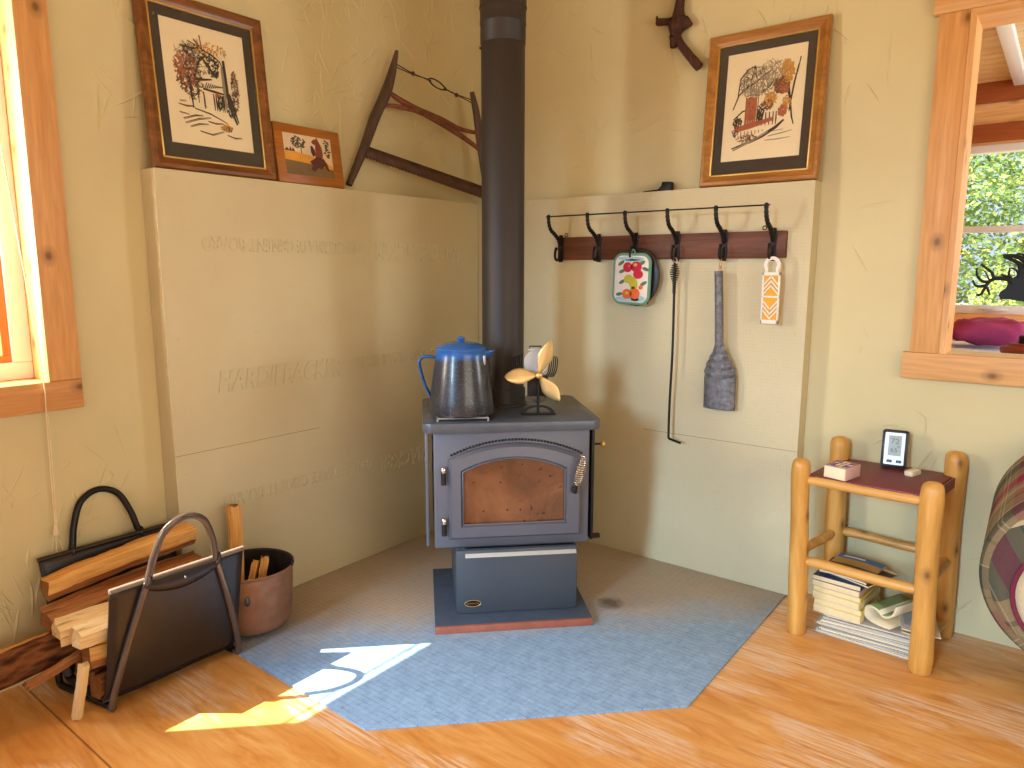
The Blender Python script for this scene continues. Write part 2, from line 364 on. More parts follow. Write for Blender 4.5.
for _m in (M_LEAF1, M_LEAF2, M_LEAF3):
    _b = _m.node_tree.nodes['Principled BSDF']; _t = _m.node_tree.nodes.new('ShaderNodeBsdfTranslucent'); _x = _m.node_tree.nodes.new('ShaderNodeMixShader'); _x.inputs[0].default_value = .45
    _m.node_tree.links.new(_b.inputs['Base Color'].links[0].from_socket, _t.inputs[0]); _o = _m.node_tree.nodes['Material Output']
    _m.node_tree.links.new(_b.outputs[0], _x.inputs[1]); _m.node_tree.links.new(_t.outputs[0], _x.inputs[2]); _m.node_tree.links.new(_x.outputs[0], _o.inputs[0])
M_TRIVET = plain('pale_steel_rod', (176, 166, 160), .35, .4, .06)
M_LIP = plain('ash_lip_painted_glare', (196, 206, 208), .25, .3, .04)  # pale colour paints the window's glare onto the lip
# ------------------------------------------------------------------ mesh building helpers
class MB:
    """collects shapes, then becomes ONE mesh object"""
    def __init__(s): s.bm = bmesh.new(); s.mats = []; s.uv = None
    def mi(s, m):
        if m not in s.mats: s.mats.append(m)
        return s.mats.index(m)
    def add(s, verts, faces, m, mtx=None):
        k = s.mi(m); vs = [s.bm.verts.new((mtx @ V(v)) if mtx else V(v)) for v in verts]
        out = []
        for f in faces:
            try:
                fc = s.bm.faces.new([vs[i] for i in f]); fc.material_index = k; out.append(fc)
            except ValueError: pass
        return vs, out
    def box(s, lo, hi, m, bev=0, mtx=None, seg=2):
        t = bmesh.new(); bmesh.ops.create_cube(t, size=1)
        lo, hi = V(lo), V(hi); c = (lo + hi) / 2; d = hi - lo
        for v in t.verts: v.co = V((v.co.x * d.x + c.x, v.co.y * d.y + c.y, v.co.z * d.z + c.z))
        if bev: bmesh.ops.bevel(t, geom=list(t.edges), offset=bev, segments=seg, affect='EDGES', profile=.5)
        s.merge(t, m, mtx)
    def merge(s, t, m, mtx=None):
        t.verts.index_update()
        s.add([v.co.copy() for v in t.verts], [[v.index for v in f.verts] for f in t.faces], m, mtx); t.free()
    def tube(s, pts, r, m, seg=10, closed=False, cap=True, mtx=None, flat=None):
        pts = [V(p) for p in pts]; n = len(pts)
        rs = r if isinstance(r, (list, tuple)) else [r] * n
        tang = []
        for i in range(n):
            a = pts[(i - 1) % n] if (closed or i > 0) else pts[i]; b = pts[(i + 1) % n] if (closed or i < n - 1) else pts[i]
            tang.append((b - a).normalized())
        up = V((0, 0, 1)) if abs(tang[0].z) < .9 else V((1, 0, 0))
        nrm = (up - tang[0] * up.dot(tang[0])).normalized()
        vs = []; fs = []
        for i in range(n):
            nrm = (nrm - tang[i] * nrm.dot(tang[i])).normalized(); bi = tang[i].cross(nrm)
            for k in range(seg):
                a = 2 * PI * k / seg
                fx, fy = (flat if flat else (1, 1))
                vs.append(pts[i] + nrm * (math.cos(a) * rs[i] * fx) + bi * (math.sin(a) * rs[i] * fy))
        for i in range(n if closed else n - 1):
            j = (i + 1) % n
            for k in range(seg):
                l = (k + 1) % seg; fs.append([i * seg + k, i * seg + l, j * seg + l, j * seg + k])
        if cap and not closed:
            fs.append(list(range(seg))[::-1]); fs.append([(n - 1) * seg + k for k in range(seg)])
        s.add(vs, fs, m, mtx)
    def lathe(s, prof, m, seg=32, mtx=None, cap0=True, cap1=True):
        vs = []; fs = []; n = len(prof)
        for (r, z) in prof:
            for k in range(seg):
                a = 2 * PI * k / seg; vs.append((r * math.cos(a), r * math.sin(a), z))
        for i in range(n - 1):
            for k in range(seg):
                l = (k + 1) % seg; fs.append([i * seg + k, i * seg + l, (i + 1) * seg + l, (i + 1) * seg + k])
        if cap0: fs.append(list(range(seg))[::-1])
        if cap1: fs.append([(n - 1) * seg + k for k in range(seg)])
        s.add(vs, fs, m, mtx)
    def prism(s, poly, d0, d1, m, axis='Y', mtx=None, bev=0):
        """2-D outline extruded along an axis: outline is (x,z) for Y, (y,z) for X, (x,y) for Z"""
        def P(p, d):
            return {'Y': (p[0], d, p[1]), 'X': (d, p[0], p[1]), 'Z': (p[0], p[1], d)}[axis]
        t = bmesh.new(); n = len(poly)
        a = [t.verts.new(P(p, d0)) for p in poly]; b = [t.verts.new(P(p, d1)) for p in poly]
        t.faces.new(a); t.faces.new(b[::-1])
        for i in range(n): t.faces.new([a[i], b[i], b[(i + 1) % n], a[(i + 1) % n]])
        bmesh.ops.recalc_face_normals(t, faces=t.faces)
        if bev: bmesh.ops.bevel(t, geom=[e for e in t.edges], offset=bev, segments=2, affect='EDGES', profile=.5)
        s.merge(t, m, mtx)
    def ball(s, c, r, m, u=14, v=10, sc=(1, 1, 1), mtx=None):
        t = bmesh.new(); bmesh.ops.create_uvsphere(t, u_segments=u, v_segments=v, radius=1)
        for q in t.verts: q.co = V(c) + V((q.co.x * r * sc[0], q.co.y * r * sc[1], q.co.z * r * sc[2]))
        s.merge(t, m, mtx)
    def grid(s, fn, nu, nv, m, closed_u=False, uv=False, mtx=None):
        vs = [fn(i / nu, j / nv) for j in range(nv + 1) for i in range(nu + (0 if closed_u else 1))]
        w_ = nu if closed_u else nu + 1; fs = []
        for j in range(nv):
            for i in range(nu):
                i2 = (i + 1) % w_ if closed_u else i + 1
                fs.append([j * w_ + i, j * w_ + i2, (j + 1) * w_ + i2, (j + 1) * w_ + i])
        _, faces = s.add(vs, fs, m, mtx)
        if uv:
            L = s.bm.loops.layers.uv.verify(); k = 0
            for j in range(nv):
                for i in range(nu):
                    cs = [(i, j), (i + 1, j), (i + 1, j + 1), (i, j + 1)]
                    for lp, (a, b) in zip(faces[k].loops, cs): lp[L].uv = uv(lp.vert.co) if callable(uv) else (a / nu, b / nv)
                    k += 1
    def build(s, name, parent=None, world=False, angle=38, jitter=0, solid=0, recalc=True, keep=False):
        """parent: shapes are in the parent's frame (world=True: given in world, moved into it).
        No parent: a thing of its own, origin at the middle of its base."""
        bm = s.bm
        if jitter:
            for v in bm.verts: v.co += noise.noise_vector(v.co * 9) * jitter
        if recalc: bmesh.ops.recalc_face_normals(bm, faces=bm.faces)
        loc = V((0, 0, 0))
        if parent is None and not keep:
            xs = [v.co for v in bm.verts]
            loc = V(((min(p.x for p in xs) + max(p.x for p in xs)) / 2, (min(p.y for p in xs) + max(p.y for p in xs)) / 2, min(p.z for p in xs)))
            for v in bm.verts: v.co -= loc
        elif parent is not None and world:
            bm.transform(world_of(parent).inverted())
        me = bpy.data.meshes.new(name); bm.to_mesh(me); bm.free()
        for m in s.mats: me.materials.append(m)
        me.polygons.foreach_set('use_smooth', [True] * len(me.polygons))
        me.set_sharp_from_angle(angle=math.radians(angle))
        o = bpy.data.objects.new(name, me); COL.objects.link(o); o.location = loc
        if parent is not None: o.parent = parent
        if solid:
            md = o.modifiers.new('thickness', 'SOLIDIFY'); md.thickness = solid; md.offset = 0
        return o
def world_of(o):
    m = Matrix.LocRotScale(o.location, o.rotation_euler, o.scale)
    return world_of(o.parent) @ m if o.parent else m
def tag(o, label, cat, group=None):
    o['label'] = label; o['category'] = cat
    if group: o['group'] = group
    return o
def thing(name, label, cat, loc=(0, 0, 0), rot=(0, 0, 0), group=None):
    o = bpy.data.objects.new(name, None); COL.objects.link(o); o.empty_display_size = .05
    o.location = loc; o.rotation_euler = rot
    return tag(o, label, cat, group)
def structure(o): o['kind'] = 'structure'; return o
def copy_tree(o, parent=None):
    c = o.copy(); COL.objects.link(c)
    if parent: c.parent = parent
    for ch in list(o.children): copy_tree(ch, c)
    return c
def rect_holes(u0, u1, v0, v1, holes):
    """split a rectangle into rectangles around holes"""
    us = sorted({u0, u1, *[h[0] for h in holes], *[h[1] for h in holes]}); vs = sorted({v0, v1, *[h[2] for h in holes], *[h[3] for h in holes]})
    for a, b in zip(us, us[1:]):
        for c, d in zip(vs, vs[1:]):
            mu, mv = (a + b) / 2, (c + d) / 2
            if not any(h[0] < mu < h[1] and h[2] < mv < h[3] for h in holes): yield a, b, c, d
def arc(cx, cz, r, a0, a1, n): return [(cx + r * math.cos(math.radians(a0 + (a1 - a0) * i / n)), cz + r * math.sin(math.radians(a0 + (a1 - a0) * i / n))) for i in range(n + 1)]
def rrect(x0, x1, y0, y1, r, n=5):
    return arc(x1 - r, y1 - r, r, 0, 90, n) + arc(x0 + r, y1 - r, r, 90, 180, n) + arc(x0 + r, y0 + r, r, 180, 270, n) + arc(x1 - r, y0 + r, r, 270, 360, n)
def spline(pts, n=8):
    pts = [V(p) for p in pts]; out = []
    for i in range(len(pts) - 1):
        p0 = pts[max(i - 1, 0)]; p1 = pts[i]; p2 = pts[i + 1]; p3 = pts[min(i + 2, len(pts) - 1)]
        for k in range(n):
            t = k / n
            out.append(.5 * ((2 * p1) + (p2 - p0) * t + (2 * p0 - 5 * p1 + 4 * p2 - p3) * t * t + (3 * p1 - p0 - 3 * p2 + p3) * t ** 3))
    return out + [pts[-1]]
def text_mesh(body, size, extrude=.0006, shear=0, spacing=1.0, align='LEFT', bold=0):
    c = bpy.data.curves.new('lettering', 'FONT'); c.body = body; c.size = size; c.extrude = extrude; c.shear = shear
    c.bevel_depth = .0009 if size > .03 else 0; c.bevel_resolution = 0; c.space_character = spacing; c.align_x = align; c.resolution_u = 3; c.offset = bold
    o = bpy.data.objects.new('lettering', c); COL.objects.link(o)
    me = bpy.data.meshes.new_from_object(o.evaluated_get(bpy.context.evaluated_depsgraph_get()))
    bpy.data.objects.remove(o); bpy.data.curves.remove(c)
    return me
def put_text(mb, body, size, mtx, m, **k):
    me = text_mesh(body, size, **k)
    mb.add([v.co.copy() for v in me.vertices], [list(p.vertices) for p in me.polygons], m, mtx); bpy.data.meshes.remove(me)

# ------------------------------------------------------------------ the room
T = .14; HC = 2.75; X1 = 4.2; Y0 = -4.6
WIN_L = (-2.68, -1.906, .873, 2.05)          # opening in the side wall (y, y, z, z)
OPEN_R = (2.018, 3.05, .947, 2.005)          # opening in the back wall to the sun porch (x, x, z, z)
def ridges(mb, n, seed, place, u0, u1, v0, v1, avoid):
    """skip-trowel strokes standing a millimetre or so proud of the plaster"""
    rnd = random.Random(seed); k = 0
    while k < n:
        u, v = rnd.uniform(u0, u1), rnd.uniform(v0, v1)
        if any(a - .1 < u < b + .1 and c - .1 < v < d + .1 for a, b, c, d in avoid): continue
        k += 1
        ang = rnd.gauss(PI / 2, .75); L = rnd.uniform(.035, .19) * (.6 if rnd.random() < .5 else 1); w_ = rnd.uniform(.0028, .006); h = rnd.uniform(.0014, .0036)
        cv = rnd.uniform(-.10, .10); c, s = math.cos(ang), math.sin(ang); N = 7; vs = []; fs = []
        side = rnd.choice((-1, 1))
        for i in range(N):
            t = i / (N - 1) - .5; e = math.sin(PI * (i + .35) / (N - .3)) ** .6
            off = cv * L * (t * t * 4 - 1) * .5
            bu, bv = u + t * L * c - off * s, v + t * L * s + off * c
            for q, hh in ((-.35, 0), (-.05 * side, h * e), (.65 if side > 0 else .5, 0)):
                d = q * w_ * 2 * e
                vs.append(place(bu - d * s, bv + d * c, hh))
        for i in range(N - 1):
            a = i * 3; fs += [[a, a + 1, a + 4, a + 3], [a + 1, a + 2, a + 5, a + 4]]
        mb.add(vs, fs, M_WALL)

mb = MB(); mb.box((-T, Y0 - T, -.12), (X1 + T, T, 0), M_FLOOR); structure(mb.build('floor', keep=True))
mb = MB()
for a, b, c, d in rect_holes(Y0 - T, T, 0, HC, [WIN_L]): mb.box((-T, a, c), (0, b, d), M_WALL)
ridges(mb, 420, 5, lambda u, v, h: (h, u, v), -2.4, -.02, .05, 2.5, [(WIN_L[0], WIN_L[1] + .09, .78, 2.2), (-1.62, 0, 0, 1.55)])
structure(mb.build('wall_left', recalc=False))
mb = MB()
for a, b, c, d in rect_holes(0, X1 + T, 0, HC, [OPEN_R]): mb.box((a, 0, c), (b, T, d), M_WALL)
ridges(mb, 130, 11, lambda u, v, h: (u, -h, v), .02, 2.6, .05, 2.5, [(1.9, 3.2, .84, 2.2), (0, 1.64, 0, 1.56)])
structure(mb.build('wall_back', recalc=False))
mb = MB()
for a, b, c, d in rect_holes(0, X1 + T, 0, HC, [(.78, 3.2, .15, 2.1)]): mb.box((a, Y0 - T, c), (b, Y0, d), M_WALL)
structure(mb.build('wall_front'))
mb = MB()
for a, b, c, d in rect_holes(Y0, 0, 0, HC, [(-3.45, -1.15, .6, 1.9)]): mb.box((X1, a, c), (X1 + T, b, d), M_WALL)
structure(mb.build('wall_right'))
mb = MB()
mb.box((-T, Y0 - T, HC), (X1 + T, T, HC + .1), M_BOARDS)
structure(mb.build('ceiling'))

# side-wall window: sash, pane, jamb boards, casing, sill board, added eave outside to cut the sun
y0, y1, z0, z1 = WIN_L
mb = MB()
mb.box((-T, y1 - .018, z0 + .018), (.004, y1, z1 - .018), M_PINE_V); mb.box((-T, y0, z0 + .018), (.004, y0 + .018, z1 - .018), M_PINE_V)
mb.box((-T, y0, z0), (.004, y1, z0 + .018), M_PINE_Y); mb.box((-T, y0, z1 - .018), (.004, y1, z1), M_PINE_Y)
win = structure(mb.build('window_1'))
ya, yb, za, zb = y0 + .018, y1 - .018, z0 + .018, z1 - .018
mb = MB(); f = .052
mb.box((-.135, ya, za), (-.095, yb, za + f), M_UPVC, .004); mb.box((-.135, ya, zb - f), (-.095, yb, zb), M_UPVC, .004)
mb.box((-.135, ya, za + f), (-.095, ya + f, zb - f), M_UPVC, .004); mb.box((-.135, yb - f, za + f), (-.095, yb, zb - f), M_UPVC, .004)
mb.build('frame', win, world=True)
mb = MB(); g = f + .022
mb.box((-.13, ya + f, za + f), (-.10, yb - f, za + g), M_SASH, .003); mb.box((-.13, ya + f, zb - g), (-.10, yb - f, zb - f), M_SASH, .003)
mb.box((-.13, ya + f, za + g), (-.10, ya + g, zb - g), M_SASH, .003); mb.box((-.13, yb - g, za + g), (-.10, yb - f, zb - g), M_SASH, .003)
mb.build('sash', win, world=True)
mb = MB(); mb.box((-.117, ya + g - .004, za + g - .004), (-.113, yb - g + .004, zb - g + .004), M_GLASS); mb.build('pane', win, world=True)
y1 -= .020; z0 += .018; y0 += .018
mb = MB(); mb.box((0, y1, z0), (.022, y1 + .088, z1 + .14), M_PINE_V, .003); structure(mb.build('trim_1'))
mb = MB(); mb.box((0, y0 - .15, z0 - .087), (.022, y1 + .088, z0), M_PINE_Y, .003); structure(mb.build('trim_2'))
mb = MB(); mb.box((0, y0 - .09, z0), (.022, y0, z1 + .14), M_PINE_V, .003); structure(mb.build('trim_3'))
mb = MB(); mb.box((0, y0, z1), (.022, y1, z1 + .09), M_PINE_Y, .003); structure(mb.build('trim_4'))
mb = MB(); mb.box((-.62, Y0 - .6, 2.38), (-T, .6, 2.46), M_PINE_Y); mb.tube([(-.60, Y0, 2.30), (-.60, .4, 2.30)], .006, M_CAST, 8); structure(mb.build('added_sun_eave'))  # unseen eave added to cut the sun, rod added for a thin shadow line

# opening to the sun porch: jamb lining and casing boards
x0, x1, z0, z1 = OPEN_R
mb = MB(); mb.box((x0 - .083, -.024, z0), (x0, 0, z1), M_PINE_V, .003); structure(mb.build('trim_6'))
mb = MB(); mb.box((x0 - .104, -.03, z0 - .087), (x1 + .12, 0, z0), M_PINE_H, .003); structure(mb.build('trim_7'))
mb = MB(); mb.box((x0 - .1, -.03, z1), (x1 + .12, 0, z1 + .05), M_PINE_H, .003); mb.box((x0 - .1, -.05, z1 + .05), (x1 + .12, 0, z1 + .13), M_PINE_H, .003); structure(mb.build('trim_8'))
mb = MB(); mb.box((x1, -.024, z0), (x1 + .083, 0, z1), M_PINE_V, .003); structure(mb.build('trim_9'))
mb = MB(); mb.box((x0, -.02, z0), (x0 + .018, T, z1), M_PINE_V); mb.box((x1 - .018, -.02, z0), (x1, T, z1), M_PINE_V); mb.box((x0 + .018, -.02, z1 - .02), (x1 - .018, T, z1), M_PINE_H); mb.box((x0 + .018, 0, z0 - .02), (x1 - .018, T, z0 - .001), M_PINE_H)
structure(mb.build('trim_10'))

# the sun porch beyond
PY = 2.0
mb = MB()
for a, b, c, d in rect_holes(.9, 4.6, 0, 2.2, [(1.70, 2.9, .985, 1.885)]): mb.box((a, PY, c), (b, PY + .12, d), M_PINE_H)
structure(mb.build('wall_porch'))
mb = MB(); mb.box((.9, T, 0), (1.0, PY, 2.2), M_PINE_V); structure(mb.build('wall_porch_side'))
mb = MB()
for a, b, c, d in rect_holes(T, PY, 0, 2.2, [(.4, 1.8, .9, 2.2)]): mb.box((4.5, a, c), (4.6, b, d), M_PINE_V)
structure(mb.build('wall_porch_end'))
mb = MB(); mb.box((.9, T, -.12), (4.6, PY, 0), M_FLOOR); structure(mb.build('floor_porch'))
mb = MB()
for i in range(18): mb.box((.9, T + .104 * i + .003, 2.2), (4.6, T + .104 * i + .101, 2.24), M_BOARDS, .005)
mb.box((.9, T, 2.236), (4.6, PY + .2, 2.28), M_PINEDARK)
structure(mb.build('ceiling_porch'))
mb = MB(); mb.box((2.005, T, 2.165), (2.06, PY, 2.2), M_UPVC, .004); structure(mb.build('trim_11'))
mb = MB(); mb.box((1.0, PY - .05, 2.1), (4.5, PY, 2.2), M_PINEDARK, .004); structure(mb.build('trim_12'))
mb = MB(); mb.box((1.0, PY - .03, 1.9), (4.5, PY, 1.99), M_PINEDARK, .004); structure(mb.build('trim_13'))
mb = MB(); fx0, fx1, fz0, fz1 = 1.70, 2.9, .985, 1.885
mb.box((fx0, PY - .012, fz1 - .04), (fx1, PY + .06, fz1), M_UPVC, .004); mb.box((fx0, PY - .012, fz0), (fx1, PY + .06, fz0 + .045), M_UPVC, .004)
mb.box((fx0, PY - .012, fz0), (fx0 + .045, PY + .06, fz1), M_UPVC, .004); mb.box((fx1 - .045, PY - .012, fz0), (fx1, PY + .06, fz1), M_UPVC, .004)
mb.box((fx0, PY + .0, 1.425), (fx1, PY + .05, 1.46), M_UPVC, .004)
win2 = structure(mb.build('window_2'))
mb = MB(); mb.box((fx0 + .04, PY + .02, fz0 + .04), (fx1 - .04, PY + .024, fz1 - .04), M_GLASS); mb.build('pane', win2, world=True)
mb = MB(); mb.ball((2.02, PY - .02, 1.008), .05, M_SILVER, 14, 8, (1.3, .35, .28)); mb.build('sash_lock', win2, world=True)
# ------------------------------------------------------------------ cement backer boards and the hearth pad
BX, BY, BH = .0866, .0823, 1.524       # board faces stand this far off the plaster
def backer(name, label, n, rz, loc, length, texts, seam_z, seam_len, far):
    """local frame: X along the board, Y into the wall, Z up; the face is at y=0"""
    t = thing(name, label, 'wall board', loc, (0, 0, rz), 'backer boards around the stove')
    mb = MB(); d = BX if far else BY
    mb.box((0, 0, .006), (length, .012, BH), M_BOARD, .0015)
    mb.build('sheet', t)
    d -= .002; mb = MB(); mb.box((0, .012, .008), (.03, d, BH - .0005), M_BOARD); mb.box((length - .03, .012, .008), (length - .002, d, BH - .0005), M_BOARD); mb.box((.03, .012, BH - .04), (length - .03, d, BH - .0005), M_BOARD)
    mb.build('edge_return', t)
    if seam_z:
        mb = MB(); mb.box((seam_len[0], -.0005, seam_z - .0008), (seam_len[1], .0, seam_z + .0008), M_SEAM); mb.build('sheet_seam', t)
    for (body, size, x, z, turn, sh, sp) in texts:
        mb = MB(); m = Matrix.Translation((x, 0, z)) @ Matrix.Rotation(PI / 2, 4, 'X') @ Matrix.Rotation(PI if turn else 0, 4, 'Z')
        me_ = text_mesh(body, size, .0014, sh); xs_ = [v.co.x for v in me_.vertices]; k_ = sp / (max(xs_) - min(xs_)); bpy.data.meshes.remove(me_)
        put_text(mb, body, size, m @ Matrix.Diagonal((k_, 1, 1, 1)), M_BOARD, extrude=.0026, shear=sh, bold=.0022 if size > .09 else 0)
        mb.build('pressed_lettering', t, recalc=False)
    rnd = random.Random(n); first = None
    for k in range(n):
        x = .03 + (length - .06) * (k % 6) / 5 + rnd.uniform(-.01, .01); z = .05 + (BH - .09) * (k // 6) / (n // 6 - 1) + rnd.uniform(-.02, .02)
        if first is None:
            mb = MB(); mb.lathe([(.0055, .0), (.0045, .0009), (.001, .0012)], M_BOARD, 10); first = mb.build('screw_head', t); o = first
        else:
            o = first.copy(); COL.objects.link(o); o.parent = t
        o.location = (x, 0, z); o.rotation_euler = (PI / 2, 0, 0)
    return t
M_SEAM = plain('sheet_seam_tan', (150, 124, 84), .9)  # tan strip marking the joint between board sheets
BIG, SMALL = 'HARDIEBACKER', 'THE ULTIMATE CEMENT BOARD'
# along the side wall: local X runs +Y, local -Y faces +X
backer('backer_board', 'tan painted cement board standing behind the firewood carrier under the picture of a house', 24, PI / 2, (BX, -1.6075, 0), 1.6075 - BY,
       [(BIG, .100, .162, .803, False, .22, .52), (SMALL, .064, .722, .822, False, 0, .68),
        (BIG, .100, 1.404, 1.326, True, .22, .52), (SMALL, .064, .82, 1.322, True, 0, .68),
        (BIG, .100, 1.404, .428, True, .22, .52), (SMALL, .064, .84, .436, True, 0, .68)], .6096, (0, .575), True)
backer('backer_board', 'cream painted cement board behind the iron coat hooks and shovel', 24, 0, (BX + .0005, -BY, 0), 1.612 - BX - .0005, [], .562, (.9, 1.525), False)
mb = MB(); PADH = .006
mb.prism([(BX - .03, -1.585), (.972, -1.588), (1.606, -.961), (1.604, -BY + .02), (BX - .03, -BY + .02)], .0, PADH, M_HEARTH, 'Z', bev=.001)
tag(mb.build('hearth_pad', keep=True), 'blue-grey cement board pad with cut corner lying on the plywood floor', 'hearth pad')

# ------------------------------------------------------------------ wood stove (local frame: X to its right, Y back into the corner, Z up)
S0, T0 = 1.0, .03
def st_world(x, y, z): s = S0 - y; t = x + T0; return V(((s + t) / math.sqrt(2), (t - s) / math.sqrt(2), z))
SLOC = st_world(0, 0, 0); SROT = (0, 0, PI / 4)
def to_local(p, loc, rz): return Matrix.Rotation(-rz, 3, 'Z') @ (V(p) - V(loc))
sp = thing('stove_plinth', 'blue-grey slab with red brick front edge under the wood stove', 'slab', SLOC, SROT)
mb = MB(); mb.box((-.272, -.322, .006), (.268, .15, .032), M_SLAB, .002); mb.build('slab', sp)
mb = MB(); mb.box((-.272, -.334, .006), (.268, -.3222, .031), M_BRICK, .002); mb.build('brick_edge', sp)

st = thing('wood_stove', 'grey steel wood stove with arched glass door on the slab', 'stove', st_world(0, 0, .032), SROT)
DZ = .032
def sh(o): return o
class SM(MB):
    """shapes given with z measured from the floor"""
    def build(s, name, parent=None, **k):
        for v in s.bm.verts: v.co.z -= DZ
        return MB.build(s, name, parent, **k)
mb = SM(); mb.box((-.268, -.22, .264), (.272, .215, .678), M_STOVE, .006); mb.build('firebox', st)
mb = SM(); mb.prism(rrect(-.303, .305, -.256, .252, .035, 6), .678, .711, M_STOVETOP, 'Z', bev=.003); mb.build('top_plate', st)
for sx in (-1, 1):
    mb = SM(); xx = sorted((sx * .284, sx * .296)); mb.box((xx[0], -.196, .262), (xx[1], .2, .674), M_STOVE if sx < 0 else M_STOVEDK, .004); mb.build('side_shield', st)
mb = SM(); mb.box((-.197, -.252, .032), (.228, .14, .2645), M_ASH, .008)
mb.build('pedestal', st)
mb = SM(); mb.prism([(-.266, .243), (-.2535, .240), (-.2215, .2625), (-.2215, .2645), (-.236, .2645)], -.165, .222, M_LIP, 'X', bev=.001)
o = mb.build('ash_door_lip', st)
# door
def arch(x0, x1, zb, zs, za, n=14):
    """outline with an arched top: bottom zb, shoulders zs, crown za"""
    c = (x0 + x1) / 2; h = (x1 - x0) / 2; r = (h * h + (za - zs) ** 2) / (2 * (za - zs)); a = math.degrees(math.asin(h / r))
    return [(x0, zb), (x1, zb)] + [(c + r * math.sin(math.radians(a - 2 * a * i / n)), za - r + r * math.cos(math.radians(a - 2 * a * i / n))) for i in range(n + 1)]
outer = arch(-.218, .242, .300, .580, .634); mid = arch(-.208, .232, .309, .572, .624); inn = arch(-.178, .190, .346, .546, .592); inn2 = arch(-.170, .182, .354, .540, .585)
mb = SM()
def ringband(mb, A, ya, B, yb, m):
    n = len(A); vs = [(p[0], ya, p[1]) for p in A] + [(p[0], yb, p[1]) for p in B]
    mb.add(vs, [[i, (i + 1) % n, n + (i + 1) % n, n + i] for i in range(n)], m)
ringband(mb, outer, -.2195, outer, -.232, M_STOVE); ringband(mb, outer, -.232, mid, -.244, M_STOVE); ringband(mb, mid, -.244, inn, -.249, M_STOVE)
ringband(mb, inn, -.249, inn2, -.238, M_STOVE); ringband(mb, inn2, -.238, inn2, -.2195, M_STOVE)
door = mb.build('door', st, angle=25)
mb = SM(); n_ = len(inn2); mb.add([(p[0], -.236, p[1]) for p in inn2], [list(range(n_))], M_DGLASS); mb.build('glass', door, recalc=False)
mb = SM(); e = [(p[0] * 1.0, -.243, p[1]) for p in inn2]; mb.tube(e, .0035, M_STOVE, 8, closed=True); mb.build('glass_gasket', door)
mb = SM()   # twisted cord line over the arch of the door
pts = [(p[0], -.224, p[1] + .011) for p in outer[2:]]
for i in range(len(pts) - 1):
    for k in range(3):
        q = V(pts[i]).lerp(V(pts[i + 1]), k / 3); mb.ball(q, .0042, M_STOVEDK, 8, 6)
mb.build('arch_beading', st)
for hz in (.526, .346):
    mb = SM(); mb.lathe([(.0085, hz - .030), (.0085, hz + .012)], M_STOVEDK, 12, Matrix.Translation((-.235, -.236, 0))); h = mb.build('hinge', st)
    mb = SM(); mb.lathe([(.0085, hz + .012), (.0095, hz + .016), (.0095, hz + .024), (.006, hz + .030), (.001, hz + .032)], M_CHROME, 12, Matrix.Translation((-.235, -.236, 0))); mb.build('hinge_cap', h)
mb = SM(); mb.tube([(.213, -.232, .46), (.213, -.262, .462), (.215, -.268, .49), (.218, -.270, .50)], .007, M_STOVEDK, 10); mb.ball((.211, -.255, .470), .011, M_STOVEDK)
hd = mb.build('door_handle', door)
mb = SM(); a0, a1 = V((.216, -.270, .492)), V((.238, -.276, .592)); ax = (a1 - a0); N = 190; P = []
fr = ax.normalized(); s1 = fr.cross(V((0, 1, 0))).normalized(); s2 = fr.cross(s1)
for i in range(N + 1):
    t = i / N; r = .006 + .0095 * math.sin(PI * min(1, max(0, (t + .06) / 1.1))) ** .8 * (1.15 - .3 * t); a = t * 2 * PI * 13
    P.append(a0 + ax * t + s1 * r * math.cos(a) + s2 * r * math.sin(a))
mb.tube(P, .0028, M_CHROME, 6); mb.build('coil_grip', hd)
mb = SM(); mb.box((-.176, -.2540, .062), (-.112, -.2521, .086), M_STOVEDK, .0009)
mb = SM(); m = Matrix.Translation((-.140, -.2522, .072)) @ Matrix.Rotation(PI / 2, 4, 'X')
ring = [(.028 * math.cos(2 * PI * k / 28), .0115 * math.sin(2 * PI * k / 28)) for k in range(28)]
mb.prism(ring, 0, .0016, M_CAST, 'Z', m); mb.tube([(p[0], p[1], .0017) for p in ring], .0011, M_GOLD, 6, closed=True, mtx=m)
put_text(mb, 'QUADRA-FIRE', .0068, m @ Matrix.Translation((0, -.0023, .0017)), M_GOLD, align='CENTER', extrude=.0004)
mb.build('maker_badge', st, recalc=False)
mb = SM(); mb.tube([(.30, -.10, .59), (.345, -.10, .59)], .004, M_STOVEDK, 8); d_ = mb.build('damper_rod', st)
mb = SM(); mb.ball((.349, -.10, .59), .011, M_BRASS); mb.build('brass_knob', d_)
mb = SM(); mb.tube([(.30, -.08, .232), (.335, -.08, .232)], .004, M_STOVEDK, 8)
P = [(.318 + .030 * i / 60, -.08 + .009 * math.cos(i * .9), .232 + .009 * math.sin(i * .9)) for i in range(61)]
mb.tube(P, .002, M_STEEL, 6); mb.build('air_control', st)

# stovepipe
pl = st_world(.004, .09, .711)
pp = thing('stovepipe', 'black round stovepipe rising from the back of the wood stove', 'stovepipe', pl)
mb = MB(); R_ = .0785
mb.lathe([(R_, .0), (R_, 1.296), (R_ - .001, 1.298)], M_PIPE, 40, cap0=False); mb.build('pipe', pp)
mb = MB(); mb.lathe([(R_ + .001, 1.292), (R_ + .002, 1.294), (R_ + .002, 1.355), (R_ + .004, 1.358), (R_ + .004, 1.361), (R_ + .003, 1.365), (R_ + .003, 1.408), (R_ + .006, 1.411), (R_ + .006, 1.416), (R_ + .0045, 1.42), (R_ + .0045, HC - .711)], M_PIPE, 40, cap0=False); sl_ = mb.build('slip_section', pp)
mb = MB(); a = math.radians(-125); mb.ball(((R_ + .0045) * math.cos(a), (R_ + .0045) * math.sin(a), 1.275), .005, M_STEEL, 8, 6); mb.build('screw', pp)
